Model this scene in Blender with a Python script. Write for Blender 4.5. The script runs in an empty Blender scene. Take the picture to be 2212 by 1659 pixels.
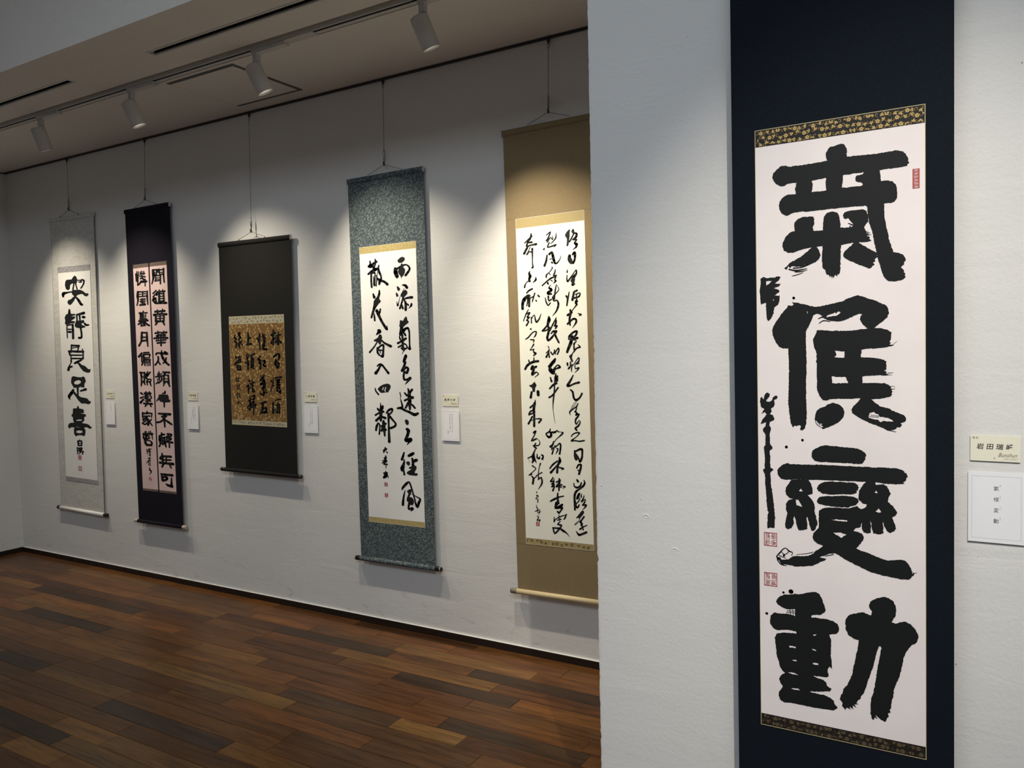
import bpy, math, random
from mathutils import Matrix, Vector
from mathutils.geometry import tessellate_polygon

scene = bpy.context.scene
COL = scene.collection
R = random.Random(7)

# ------------------------------------------------------------------ camera
CAM_H = 1.42
cam_data = bpy.data.cameras.new('camera')
cam_data.sensor_width = 36.0
cam_data.lens = 27.683
cam_data.clip_start = 0.02
cam = bpy.data.objects.new('camera', cam_data)
cam.matrix_world = Matrix(((0.860167, -0.003164, 0.510002, 0.0),
                           (0.509509, 0.049706, -0.859028, 0.0),
                           (-0.022632, 0.998759, 0.044368, CAM_H),
                           (0, 0, 0, 1)))
COL.objects.link(cam)
scene.camera = cam

# ------------------------------------------------------------------ exposure, world, daylight
scene.view_settings.view_transform = 'Standard'
scene.view_settings.look = 'None'
scene.view_settings.gamma = 1.0
scene.view_settings.use_curve_mapping = False
scene.view_settings.exposure = 0.0
world = bpy.data.worlds.new('overcast_sky')
scene.world = world
world.use_nodes = True
world.node_tree.nodes['Background'].inputs['Color'].default_value = (0.62, 0.75, 1.0, 1)
world.node_tree.nodes['Background'].inputs['Strength'].default_value = 0.3

def area_light(name, loc, rot, sx, sy, watts, color):
    d = bpy.data.lights.new(name, 'AREA')
    d.shape = 'RECTANGLE'; d.size = sx; d.size_y = sy; d.energy = watts; d.color = color
    o = bpy.data.objects.new(name, d); o.location = loc; o.rotation_euler = rot
    COL.objects.link(o)
    return o
# cool-white luminous panels under the main ceiling (their fitting is built with the lamps)
LINE_X0, LINE_X1, LINE_Y, LINE_Z, LINE_W = -3.3, 2.6, -1.0, 3.85, 1.7
area_light('panel_glow', ((LINE_X0 + LINE_X1) / 2, LINE_Y, LINE_Z - 0.012), (0, 0, 0), LINE_X1 - LINE_X0, LINE_W, 86.0, (0.75, 0.87, 1.0))

# ------------------------------------------------------------------ room dimensions
XL, XR = -6.11, 3.0            # left wall, right wall
YB, YN, YF = 3.12, 1.955, -4.5  # back wall, near wall face, front wall
XN = -0.900                    # free corner of the near wall
ZS, ZC = 2.782, 3.95           # soffit, main ceiling
YS = 2.04                      # edge of the soffit

# ------------------------------------------------------------------ materials
MATS = {}
def new_mat(name):
    m = bpy.data.materials.new(name); m.use_nodes = True
    nt = m.node_tree
    return m, nt, nt.nodes['Principled BSDF']
def N(nt, kind, **kw):
    n = nt.nodes.new(kind)
    for k, v in kw.items():
        if k.startswith('i_'):
            n.inputs[k[2:].replace('_', ' ')].default_value = v
        else:
            setattr(n, k, v)
    return n
def ramp(nt, stops, interp='LINEAR'):
    r = nt.nodes.new('ShaderNodeValToRGB'); cr = r.color_ramp; cr.interpolation = interp
    while len(cr.elements) < len(stops): cr.elements.new(0.5)
    for e, (p, c) in zip(cr.elements, stops):
        e.position = p; e.color = (*c, 1)
    return r
def L(nt, a, b): nt.links.new(a, b)
def coords(nt, kind='Object', scale=(1, 1, 1), rot=(0, 0, 0)):
    t = nt.nodes.new('ShaderNodeTexCoord'); mp = nt.nodes.new('ShaderNodeMapping')
    mp.inputs['Scale'].default_value = scale; mp.inputs['Rotation'].default_value = rot
    L(nt, t.outputs[kind], mp.inputs['Vector'])
    return mp.outputs['Vector']
def bump(nt, bsdf, height, strength, dist):
    b = N(nt, 'ShaderNodeBump'); b.inputs['Strength'].default_value = strength; b.inputs['Distance'].default_value = dist
    L(nt, height, b.inputs['Height']); L(nt, b.outputs['Normal'], bsdf.inputs['Normal'])
    return b
def plain(name, col, rough=0.6, metal=0.0, grain=0.0, gscale=300.0, spec=0.3):
    if name in MATS: return MATS[name]
    m, nt, b = new_mat(name)
    v = coords(nt)
    n = N(nt, 'ShaderNodeTexNoise'); n.inputs['Scale'].default_value = gscale; n.inputs['Detail'].default_value = 3
    L(nt, v, n.inputs['Vector'])
    lo = tuple(c * (1 - grain) for c in col); hi = tuple(min(1, c * (1 + grain)) for c in col)
    r = ramp(nt, [(0.3, lo), (0.7, hi)])
    L(nt, n.outputs['Fac'], r.inputs['Fac']); L(nt, r.outputs['Color'], b.inputs['Base Color'])
    b.inputs['Roughness'].default_value = rough; b.inputs['Metallic'].default_value = metal
    b.inputs['Specular IOR Level'].default_value = spec
    MATS[name] = m
    return m

def plaster(name, col, trowel):
    m, nt, b = new_mat(name)
    v = coords(nt)
    fine = N(nt, 'ShaderNodeTexNoise'); fine.inputs['Scale'].default_value = 120; fine.inputs['Detail'].default_value = 6
    fine.inputs['Roughness'].default_value = 0.6
    L(nt, v, fine.inputs['Vector'])
    v2 = coords(nt, scale=(1.0, 1.0, 4.5))
    tr = N(nt, 'ShaderNodeTexNoise'); tr.inputs['Scale'].default_value = 2.2; tr.inputs['Detail'].default_value = 5
    tr.inputs['Distortion'].default_value = 0.9
    L(nt, v2, tr.inputs['Vector'])
    big = N(nt, 'ShaderNodeTexNoise'); big.inputs['Scale'].default_value = 1.4; big.inputs['Detail'].default_value = 4
    L(nt, v, big.inputs['Vector'])
    r = ramp(nt, [(0.3, tuple(c * 0.95 for c in col)), (0.65, col)])
    L(nt, big.outputs['Fac'], r.inputs['Fac'])
    # small dark pits in the float finish
    vo = N(nt, 'ShaderNodeTexVoronoi'); vo.inputs['Scale'].default_value = 26
    L(nt, v, vo.inputs['Vector'])
    pit = ramp(nt, [(0.0, (0.35, 0.33, 0.31)), (0.045, (0.5, 0.48, 0.46)), (0.06, (1, 1, 1))])
    L(nt, vo.outputs['Distance'], pit.inputs['Fac'])
    sel = N(nt, 'ShaderNodeMath', operation='GREATER_THAN'); sel.inputs[1].default_value = 0.80
    L(nt, vo.outputs['Color'], sel.inputs[0])
    mx = N(nt, 'ShaderNodeMix', data_type='RGBA', blend_type='MULTIPLY')
    L(nt, sel.outputs[0], mx.inputs['Factor']); L(nt, r.outputs['Color'], mx.inputs['A']); L(nt, pit.outputs['Color'], mx.inputs['B'])
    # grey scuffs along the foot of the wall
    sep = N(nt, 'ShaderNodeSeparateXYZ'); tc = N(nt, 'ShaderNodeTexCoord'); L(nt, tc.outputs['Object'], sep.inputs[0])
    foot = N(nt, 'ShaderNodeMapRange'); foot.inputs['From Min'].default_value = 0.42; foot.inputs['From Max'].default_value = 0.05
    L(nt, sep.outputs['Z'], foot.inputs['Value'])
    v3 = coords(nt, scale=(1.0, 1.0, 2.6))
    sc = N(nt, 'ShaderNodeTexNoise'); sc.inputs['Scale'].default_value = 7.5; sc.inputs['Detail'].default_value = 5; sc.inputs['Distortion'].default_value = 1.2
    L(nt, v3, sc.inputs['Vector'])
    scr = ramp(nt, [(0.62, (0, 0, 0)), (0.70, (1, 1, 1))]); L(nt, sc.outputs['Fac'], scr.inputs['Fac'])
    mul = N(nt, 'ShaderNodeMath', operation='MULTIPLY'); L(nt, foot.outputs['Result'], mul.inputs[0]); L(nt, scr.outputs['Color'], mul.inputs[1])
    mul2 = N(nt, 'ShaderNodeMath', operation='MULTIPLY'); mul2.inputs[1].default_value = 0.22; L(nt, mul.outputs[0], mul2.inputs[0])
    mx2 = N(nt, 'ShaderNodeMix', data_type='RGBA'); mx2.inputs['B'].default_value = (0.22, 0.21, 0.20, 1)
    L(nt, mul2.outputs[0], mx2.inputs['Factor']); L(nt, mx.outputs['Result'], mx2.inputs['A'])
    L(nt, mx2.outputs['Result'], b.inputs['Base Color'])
    b.inputs['Roughness'].default_value = 0.85; b.inputs['Specular IOR Level'].default_value = 0.2
    add = N(nt, 'ShaderNodeMath', operation='MULTIPLY_ADD'); add.inputs[1].default_value = trowel
    L(nt, tr.outputs['Fac'], add.inputs[0]); L(nt, fine.outputs['Fac'], add.inputs[2])
    bump(nt, b, add.outputs[0], 0.35, 0.002)
    return m

WALL = plaster('white_plaster', (0.70, 0.69, 0.665), 2.5)
CEIL = plain('ceiling_paint', (0.72, 0.69, 0.65), 0.9, grain=0.02, gscale=60, spec=0.1)
BASE = plain('dark_baseboard', (0.018, 0.011, 0.008), 0.45, grain=0.15)
RAIL = plain('dark_rail', (0.03, 0.028, 0.026), 0.5)
WHITE_METAL = plain('white_enamel', (0.55, 0.54, 0.52), 0.45, spec=0.4)
SLOT = plain('black_slot', (0.004, 0.004, 0.005), 0.8)
GREY_METAL = plain('grey_aluminium', (0.20, 0.21, 0.20), 0.4, metal=0.6)
STEEL = plain('steel', (0.32, 0.30, 0.27), 0.3, metal=0.9)
DARK_STEEL = plain('dark_steel', (0.05, 0.045, 0.04), 0.4, metal=0.7)
CORD = plain('hanging_cord', (0.16, 0.12, 0.08), 0.8)
INKM = plain('sumi_ink', (0.0075, 0.0085, 0.009), 0.62, spec=0.25)
RED = plain('vermilion_seal', (0.40, 0.085, 0.085), 0.7, grain=0.25, gscale=900)
PALE_SEAL = plain('seal_reserve', (0.70, 0.55, 0.52), 0.8)
PRINT = plain('black_print', (0.02, 0.02, 0.022), 0.7)
BROWN_PRINT = plain('brown_print', (0.16, 0.10, 0.06), 0.7)
GREY_PRINT = plain('grey_print', (0.18, 0.18, 0.20), 0.7)
CARD_CREAM = plain('cream_card', (0.80, 0.77, 0.62), 0.7, grain=0.02)
CARD_WHITE = plain('white_card', (0.80, 0.80, 0.82), 0.7, grain=0.01)

def wood():
    m, nt, b = new_mat('oiled_wood')
    oi = N(nt, 'ShaderNodeObjectInfo')
    tc = N(nt, 'ShaderNodeTexCoord')
    off = N(nt, 'ShaderNodeVectorMath', operation='SCALE'); off.inputs['Scale'].default_value = 17.0
    cmb = N(nt, 'ShaderNodeCombineXYZ'); 
    for i in range(3): L(nt, oi.outputs['Random'], cmb.inputs[i])
    L(nt, cmb.outputs[0], off.inputs[0])
    ad = N(nt, 'ShaderNodeVectorMath', operation='ADD'); L(nt, tc.outputs['Object'], ad.inputs[0]); L(nt, off.outputs[0], ad.inputs[1])
    mp = N(nt, 'ShaderNodeMapping'); mp.inputs['Scale'].default_value = (3.0, 40.0, 10.0); L(nt, ad.outputs[0], mp.inputs['Vector'])
    g = N(nt, 'ShaderNodeTexNoise'); g.inputs['Scale'].default_value = 1.6; g.inputs['Detail'].default_value = 7; g.inputs['Roughness'].default_value = 0.62
    g.inputs['Distortion'].default_value = 0.8
    L(nt, mp.outputs[0], g.inputs['Vector'])
    mp2 = N(nt, 'ShaderNodeMapping'); mp2.inputs['Scale'].default_value = (1.2, 9.0, 4.0); L(nt, ad.outputs[0], mp2.inputs['Vector'])
    g2 = N(nt, 'ShaderNodeTexNoise'); g2.inputs['Scale'].default_value = 1.2; g2.inputs['Detail'].default_value = 3; g2.inputs['Distortion'].default_value = 1.5
    L(nt, mp2.outputs[0], g2.inputs['Vector'])
    r = ramp(nt, [(0.30, (0.50, 0.47, 0.45)), (0.50, (1.0, 1.0, 1.0)), (0.72, (1.35, 1.31, 1.22))])
    L(nt, g.outputs['Fac'], r.inputs['Fac'])
    r2 = ramp(nt, [(0.3, (0.68, 0.66, 0.64)), (0.7, (1.22, 1.2, 1.16))])
    L(nt, g2.outputs['Fac'], r2.inputs['Fac'])
    m1 = N(nt, 'ShaderNodeMix', data_type='RGBA', blend_type='MULTIPLY'); m1.inputs['Factor'].default_value = 1
    L(nt, oi.outputs['Color'], m1.inputs['A']); L(nt, r.outputs['Color'], m1.inputs['B'])
    m2 = N(nt, 'ShaderNodeMix', data_type='RGBA', blend_type='MULTIPLY'); m2.inputs['Factor'].default_value = 1
    L(nt, m1.outputs['Result'], m2.inputs['A']); L(nt, r2.outputs['Color'], m2.inputs['B'])
    L(nt, m2.outputs['Result'], b.inputs['Base Color'])
    rr = N(nt, 'ShaderNodeMapRange'); rr.inputs['To Min'].default_value = 0.24; rr.inputs['To Max'].default_value = 0.40
    L(nt, g2.outputs['Fac'], rr.inputs['Value']); L(nt, rr.outputs['Result'], b.inputs['Roughness'])
    b.inputs['Specular IOR Level'].default_value = 0.17
    bump(nt, b, g.outputs['Fac'], 0.10, 0.001)
    return m
WOOD = wood()

def cloth(name, dark, light, kind):
    m, nt, b = new_mat(name)
    b.inputs['Roughness'].default_value = 0.85; b.inputs['Specular IOR Level'].default_value = 0.15
    if kind == 'plain':      # fine plain weave
        v = coords(nt, scale=(1, 1, 1))
        n = N(nt, 'ShaderNodeTexNoise'); n.inputs['Scale'].default_value = 420; n.inputs['Detail'].default_value = 2
        L(nt, v, n.inputs['Vector'])
        r = ramp(nt, [(0.35, dark), (0.65, light)]); L(nt, n.outputs['Fac'], r.inputs['Fac'])
        L(nt, r.outputs['Color'], b.inputs['Base Color']); bump(nt, b, n.outputs['Fac'], 0.15, 0.0006)
    elif kind == 'figured':  # small diagonal figures
        v = coords(nt, scale=(1.0, 1.0, 1.0), rot=(0, math.radians(35), 0))
        mp = N(nt, 'ShaderNodeMapping'); mp.inputs['Scale'].default_value = (1.0, 0.0, 1.55); L(nt, v, mp.inputs['Vector'])
        n = N(nt, 'ShaderNodeTexVoronoi', feature='SMOOTH_F1'); n.inputs['Scale'].default_value = 92; n.inputs['Randomness'].default_value = 0.55
        L(nt, mp.outputs[0], n.inputs['Vector'])
        n2 = N(nt, 'ShaderNodeTexNoise'); n2.inputs['Scale'].default_value = 210; n2.inputs['Detail'].default_value = 2; L(nt, v, n2.inputs['Vector'])
        ad = N(nt, 'ShaderNodeMath', operation='MULTIPLY_ADD'); ad.inputs[1].default_value = 0.55
        L(nt, n2.outputs['Fac'], ad.inputs[0]); L(nt, n.outputs['Distance'], ad.inputs[2])
        r = ramp(nt, [(0.46, light), (0.76, dark)]); L(nt, ad.outputs[0], r.inputs['Fac'])
        L(nt, r.outputs['Color'], b.inputs['Base Color']); bump(nt, b, ad.outputs[0], 0.2, 0.0006)
    elif kind == 'cloud':    # pale drifting clouds
        v = coords(nt, scale=(2.2, 1.0, 5.0), rot=(0, math.radians(-14), 0))
        n = N(nt, 'ShaderNodeTexNoise'); n.inputs['Scale'].default_value = 3.2; n.inputs['Detail'].default_value = 2; n.inputs['Distortion'].default_value = 1.3
        L(nt, v, n.inputs['Vector'])
        r = ramp(nt, [(0.40, dark), (0.46, light), (0.60, dark), (0.64, light)]); L(nt, n.outputs['Fac'], r.inputs['Fac'])
        L(nt, r.outputs['Color'], b.inputs['Base Color'])
    elif kind == 'flakes':   # gold leaf flakes on brown paper
        v = coords(nt)
        a = N(nt, 'ShaderNodeTexVoronoi'); a.inputs['Scale'].default_value = 62; L(nt, v, a.inputs['Vector'])
        c2 = N(nt, 'ShaderNodeTexNoise'); c2.inputs['Scale'].default_value = 120; c2.inputs['Detail'].default_value = 3; L(nt, v, c2.inputs['Vector'])
        ad = N(nt, 'ShaderNodeMath', operation='MULTIPLY_ADD'); ad.inputs[1].default_value = 0.8
        L(nt, c2.outputs['Fac'], ad.inputs[0]); L(nt, a.outputs['Distance'], ad.inputs[2])
        r = ramp(nt, [(0.62, light), (0.74, tuple((p + q) / 2 for p, q in zip(dark, light))), (0.86, dark)])
        L(nt, ad.outputs[0], r.inputs['Fac']); L(nt, r.outputs['Color'], b.inputs['Base Color'])
        b.inputs['Roughness'].default_value = 0.55
    elif kind == 'brocade':  # mottled small brocade
        v = coords(nt)
        n = N(nt, 'ShaderNodeTexNoise'); n.inputs['Scale'].default_value = 170; n.inputs['Detail'].default_value = 2; n.inputs['Distortion'].default_value = 1.0
        L(nt, v, n.inputs['Vector'])
        r = ramp(nt, [(0.42, dark), (0.56, light)]); L(nt, n.outputs['Fac'], r.inputs['Fac'])
        L(nt, r.outputs['Color'], b.inputs['Base Color']); b.inputs['Roughness'].default_value = 0.6
    elif kind == 'paper':    # handmade paper
        v = coords(nt)
        n = N(nt, 'ShaderNodeTexNoise'); n.inputs['Scale'].default_value = 9; n.inputs['Detail'].default_value = 6
        L(nt, v, n.inputs['Vector'])
        r = ramp(nt, [(0.3, dark), (0.7, light)]); L(nt, n.outputs['Fac'], r.inputs['Fac'])
        L(nt, r.outputs['Color'], b.inputs['Base Color']); b.inputs['Roughness'].default_value = 0.9
    elif kind == 'fibre':    # paper with scattered dark fibres
        v = coords(nt)
        n = N(nt, 'ShaderNodeTexVoronoi'); n.inputs['Scale'].default_value = 38; L(nt, v, n.inputs['Vector'])
        sp = ramp(nt, [(0.0, tuple(c * 0.35 for c in dark)), (0.07, dark), (0.10, light)]); L(nt, n.outputs['Distance'], sp.inputs['Fac'])
        sel = N(nt, 'ShaderNodeMath', operation='GREATER_THAN'); sel.inputs[1].default_value = 0.62; L(nt, n.outputs['Color'], sel.inputs[0])
        mx = N(nt, 'ShaderNodeMix', data_type='RGBA'); mx.inputs['A'].default_value = (*light, 1)
        L(nt, sel.outputs[0], mx.inputs['Factor']); L(nt, sp.outputs['Color'], mx.inputs['B'])
        L(nt, mx.outputs['Result'], b.inputs['Base Color'])
    MATS[name] = m
    return m

# ------------------------------------------------------------------ mesh helpers
def mesh_obj(name, verts, faces, mat, parent=None, smooth=False):
    me = bpy.data.meshes.new(name); me.from_pydata(verts, [], faces); me.update()
    if smooth:
        for p in me.polygons: p.use_smooth = True
    me.materials.append(mat)
    o = bpy.data.objects.new(name, me); COL.objects.link(o)
    if parent: o.parent = parent
    return o
class MB:
    def __init__(s): s.v = []; s.f = []
    def box(s, x0, y0, z0, x1, y1, z1):
        b = len(s.v)
        s.v += [(x0, y0, z0), (x1, y0, z0), (x1, y1, z0), (x0, y1, z0), (x0, y0, z1), (x1, y0, z1), (x1, y1, z1), (x0, y1, z1)]
        s.f += [tuple(b + i for i in q) for q in ((0, 3, 2, 1), (4, 5, 6, 7), (0, 1, 5, 4), (1, 2, 6, 5), (2, 3, 7, 6), (3, 0, 4, 7))]
        return s
    def tube(s, pts, rad, n=10, caps=True):
        pts = [Vector(p) for p in pts]
        if not isinstance(rad, (list, tuple)): rad = [rad] * len(pts)
        b0 = len(s.v); up = None
        for i, p in enumerate(pts):
            d = (pts[min(i + 1, len(pts) - 1)] - pts[max(i - 1, 0)]).normalized()
            a = Vector((0, 0, 1)) if abs(d.z) < 0.9 else Vector((1, 0, 0))
            u = d.cross(a).normalized(); w = d.cross(u).normalized()
            for k in range(n):
                t = 2 * math.pi * k / n
                s.v.append(tuple(p + u * math.cos(t) * rad[i] + w * math.sin(t) * rad[i]))
        for i in range(len(pts) - 1):
            for k in range(n):
                a, c = b0 + i * n + k, b0 + i * n + (k + 1) % n
                s.f.append((a, c, c + n, a + n))
        if caps:
            s.f.append(tuple(b0 + k for k in range(n - 1, -1, -1)))
            e = b0 + (len(pts) - 1) * n
            s.f.append(tuple(e + k for k in range(n)))
        return s
    def obj(s, name, mat, parent=None, smooth=False): return mesh_obj(name, s.v, s.f, mat, parent, smooth)
def empty(name, loc=(0, 0, 0), rot=(0, 0, 0)):
    o = bpy.data.objects.new(name, None); o.location = loc; o.rotation_euler = rot
    o.empty_display_size = 0.05; COL.objects.link(o)
    return o
def tag(o, label, cat, group=None):
    o['label'] = label; o['category'] = cat
    if group: o['group'] = group
    return o
def struct(o):
    o['kind'] = 'structure'; return o
def smooth_by_angle(o):
    for p in o.data.polygons: p.use_smooth = len(p.vertices) == 4

# ------------------------------------------------------------------ the room
# floor: random-length hardwood strips laid along the back wall
PW, PY0 = 0.0878, 1.556
floor = struct(MB().box(XL, YF, -0.06, XR, YB, -0.012).obj('floor', plain('subfloor', (0.006, 0.004, 0.003), 0.9)))
TONES = [(0.120, 0.050, 0.014), (0.097, 0.041, 0.013), (0.139, 0.059, 0.017), (0.078, 0.032, 0.012), (0.112, 0.044, 0.013),
         (0.090, 0.040, 0.014), (0.129, 0.050, 0.014), (0.168, 0.075, 0.020), (0.048, 0.021, 0.008)]
TW = [4, 5, 3, 4, 4, 4, 3, 2, 1.2]
GOLD, DARK, LIGHT = (0.165, 0.084, 0.025), (0.042, 0.023, 0.012), (0.135, 0.066, 0.021)
LENS = [0.30, 0.45, 0.60, 0.75, 0.90]
FIXED = {7: [(-3.295, -2.395, GOLD)], 4: [(-4.10, -3.706, DARK), (-3.706, -3.10, LIGHT)], 13: [(-2.645, -1.745, LIGHT)],
         12: [(-4.779, -4.027, DARK), (-2.20, -1.595, DARK)], 10: [(-4.95, -4.20, LIGHT)], 9: [(-4.67, -3.92, DARK), (-1.76, -1.16, DARK)],
         14: [(-3.12, -2.372, DARK), (-1.92, -1.02, DARK)], 8: [(-2.52, -1.925, (0.07, 0.037, 0.018)), (-1.925, -1.615, GOLD)], 0: [(-3.55, -2.946, DARK), (-2.946, -2.05, LIGHT)],
         1: [(-2.78, -2.18, LIGHT)], 16: [(-5.30, -4.40, LIGHT)], 3: [(-3.10, -2.35, (0.05, 0.028, 0.017))], 15: [(-2.40, -1.655, LIGHT)]}
PMESH = {}
def plank_mesh(l, w):
    k = (round(l, 3), round(w, 3))
    if k not in PMESH:
        g, c = 0.0007, 0.0009
        x0, x1, y0, y1 = -l / 2 + g, l / 2 - g, -w / 2 + g, w / 2 - g
        v = [(x0, y0, -0.012), (x1, y0, -0.012), (x1, y1, -0.012), (x0, y1, -0.012), (x0, y0, -c), (x1, y0, -c), (x1, y1, -c), (x0, y1, -c),
             (x0 + c, y0 + c, 0), (x1 - c, y0 + c, 0), (x1 - c, y1 - c, 0), (x0 + c, y1 - c, 0)]
        f = [(0, 1, 5, 4), (1, 2, 6, 5), (2, 3, 7, 6), (3, 0, 4, 7), (4, 5, 9, 8), (5, 6, 10, 9), (6, 7, 11, 10), (7, 4, 8, 11), (8, 9, 10, 11)]
        me = bpy.data.meshes.new('plank'); me.from_pydata(v, [], f); me.materials.append(WOOD)
        PMESH[k] = me
    return PMESH[k]
def tone():
    c = R.choices(TONES, TW)[0]; s = R.uniform(0.86, 1.14)
    return tuple(x * s for x in c)
n_plank = 0
rest = {}
def in_view(xa, xb, y):   # floor that the photograph can see
    if y < 1.0 or xb < XL: return False
    return xa < -0.42 * y - 0.05 + (0.0 if y < YN else -0.2) and xb > -2.05 * y - 0.1
for row in range(-70, 19):
    ya = PY0 + row * PW; yb = ya + PW
    if row >= 18: continue
    if yb > YB - 0.004: yb = YB - 0.004
    if ya < YF: continue
    segs = list(FIXED.get(row, []))
    # fill between the fixed strips
    edges = []
    def fill(a, b):
        x = a
        while x < b - 1e-4:
            l = R.choices(LENS, [1, 2, 3, 3, 4])[0]
            if b - (x + l) < 0.2: l = b - x if b - x < 1.1 else (b - x) / 2
            edges.append((x, x + l, tone())); x += l
    cur = XL
    for (a, b, c) in sorted(segs):
        fill(cur, a); edges.append((a, b, c)); cur = b
    fill(cur, XR)
    for (a, b, c) in edges:
        if in_view(a, b, (ya + yb) / 2):
            me = plank_mesh(b - a, yb - ya)
            o = bpy.data.objects.new('plank', me); o.location = ((a + b) / 2, (ya + yb) / 2, 0.0)
            o.color = (*c, 1); o.parent = floor; COL.objects.link(o); n_plank += 1
        else:
            rest.setdefault(TONES.index(min(TONES, key=lambda t: abs(t[0] - c[0]))) % 3, []).append((a, b, ya, yb))
for k, lst in rest.items():
    mb = MB()
    for (a, b, ya, yb) in lst: mb.box(a + 0.0007, ya + 0.0007, -0.012, b - 0.0007, yb - 0.0007, 0.0)
    o = mb.obj('plank_field', WOOD, floor); o['kind'] = 'stuff'; o.color = (*TONES[k], 1)

wall_back = struct(MB().box(XL - 0.2, YB, 0, XN + 0.3, YB + 0.2, ZC).obj('wall_back', WALL))
wall_left = struct(MB().box(XL - 0.2, YF, 0, XL, YB, ZC).obj('wall_left', WALL))
wall_right = struct(MB().box(XR, YF, 0, XR + 0.2, YB, ZC).obj('wall_right', WALL))
# near wall: its free corner is a little ragged
def near_wall():
    v, f = [], []
    n = 420; rr = random.Random(3)
    for i in range(n + 1):
        z = ZC * i / n
        j = rr.gauss(0, 0.0005) + (rr.uniform(0.001, 0.0028) if rr.random() < 0.05 else 0)
        v += [(XN + j, YN, z), (XN + 0.006, YN - 0.0008, z), (XR, YN, z), (XN + j * 0.4, YN + 0.004, z), (XN, YB, z), (XR, YB, z)]
    for i in range(n):
        a, b = i * 6, (i + 1) * 6
        f += [(a, a + 1, b + 1, b), (a + 1, a + 2, b + 2, b + 1), (a + 3, a, b, b + 3), (a + 4, a + 3, b + 3, b + 4)]
    a = n * 6
    f += [(4, 5, 2, 1, 0, 3), (a + 3, a, a + 1, a + 2, a + 5, a + 4), (5, 4, a + 4, a + 5), (2, 5, a + 5, a + 2)]
    return mesh_obj('wall_near', v, f, WALL)
wall_near = struct(near_wall())
# dents and blobs in the plaster of the near wall
def dent(parent, x, z, w, h, depth=0.0018):
    v, f, n = [], [], 16
    prof = [(1.0, 0.0), (0.82, 1.0), (0.62, 0.35), (0.3, 0.08)]
    for (r, d) in prof:
        for k in range(n):
            t = 2 * math.pi * k / n
            dd = d * (0.35 + 0.65 * max(0, math.sin(t)))
            v.append((x + math.cos(t) * r * w / 2, YN - 0.0008 - dd * depth, z + math.sin(t) * r * h / 2 * (1 if math.sin(t) > 0 else 0.7)))
    v.append((x, YN - 0.0009, z))
    for i in range(3):
        for k in range(n):
            a, c = i * n + k, i * n + (k + 1) % n
            f.append((a, a + n, c + n, c))
    for k in range(n): f.append((3 * n + k, 4 * n, 3 * n + (k + 1) % n))
    return mesh_obj('plaster_dent', v, f, WALL, parent, True)
for (x, z, w, h) in ((-0.757, 0.969, 0.020, 0.014), (-0.679, 0.888, 0.021, 0.013), (-0.770, 1.014, 0.006, 0.005), (-0.885, 1.04, 0.010, 0.010)):
    dent(wall_near, x, z, w, h)
# front wall behind the camera with a long window
WX0, WX1, WZ0, WZ1 = -4.4, 0.0, 0.95, 2.55
mb = MB()
mb.box(XL, YF - 0.2, 0, WX0, YF, ZC).box(WX1, YF - 0.2, 0, XR, YF, ZC).box(WX0, YF - 0.2, 0, WX1, YF, WZ0).box(WX0, YF - 0.2, WZ1, WX1, YF, ZC)
wall_front = struct(mb.obj('wall_front', WALL))
win = struct(empty('window_1', (0, YF - 0.1, 0)))
mb = MB()
mb.box(WX0, -0.04, WZ0, WX0 + 0.05, 0.04, WZ1).box(WX1 - 0.05, -0.04, WZ0, WX1, 0.04, WZ1).box(WX0 + 0.05, -0.04, WZ0, WX1 - 0.05, 0.04, WZ0 + 0.05).box(WX0 + 0.05, -0.04, WZ1 - 0.05, WX1 - 0.05, 0.04, WZ1)
mb.obj('window_frame', GREY_METAL, win)
m, nt, b = new_mat('window_glass')
tr = N(nt, 'ShaderNodeBsdfTransparent'); gl = N(nt, 'ShaderNodeBsdfGlossy'); gl.inputs['Roughness'].default_value = 0.02
mx = N(nt, 'ShaderNodeMixShader'); mx.inputs[0].default_value = 0.06
L(nt, tr.outputs[0], mx.inputs[1]); L(nt, gl.outputs[0], mx.inputs[2]); L(nt, mx.outputs[0], nt.nodes['Material Output'].inputs['Surface'])
GLASS = m
for i in range(4):
    x0 = WX0 + 0.05 + i * 1.075; x1 = x0 + 1.075
    if i: MB().box(x0 - 0.02, -0.03, WZ0 + 0.05, x0 + 0.02, 0.03, WZ1 - 0.05).obj('mullion', GREY_METAL, win)
    MB().box(x0 + (0.02 if i else 0), -0.004, WZ0 + 0.05, x1 - (0.02 if i < 3 else 0), 0.004, WZ1 - 0.05).obj('pane', GLASS, win)

# soffit with two air slots and the recessed track channel
S1 = (-4.95, -3.835); S2 = (-3.20, -1.75)
HY0, HY1, HX0, HX1 = 2.568, 3.018, -3.49, -3.006
mb = MB(); T_ = 0.12
mb.box(XL, YS, ZS, XN + 0.3, 2.272, ZS + T_)
mb.box(XL, 2.272, ZS, S1[0], 2.304, ZS + T_).box(S1[1], 2.272, ZS, S2[0], 2.304, ZS + T_).box(S2[1], 2.272, ZS, XN + 0.3, 2.304, ZS + T_)
mb.box(XL, 2.304, ZS, XN + 0.3, 2.458, ZS + T_)
mb.box(XL, 2.458, ZS + 0.035, XN + 0.3, 2.548, ZS + T_)
mb.box(XL, 2.548, ZS, XN + 0.3, YB, ZS + T_)
mb.box(XL, YS, ZS + T_, XN + 0.3, YS + 0.02, ZC)
ceiling = struct(mb.obj('ceiling', CEIL))
struct(MB().box(XL - 0.2, YF - 0.2, ZC, XR + 0.2, YB + 0.2, ZC + 0.1).obj('ceiling', CEIL))
bb = struct(MB().box(XL + 0.008, YB - 0.008, 0, XN, YB, 0.034).obj('baseboard_back', BASE))
MB().box(XL + 0.008, YB - 0.0085, 0.034, XN, YB, 0.0365).obj('plaster_lip', WALL, bb)
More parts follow.
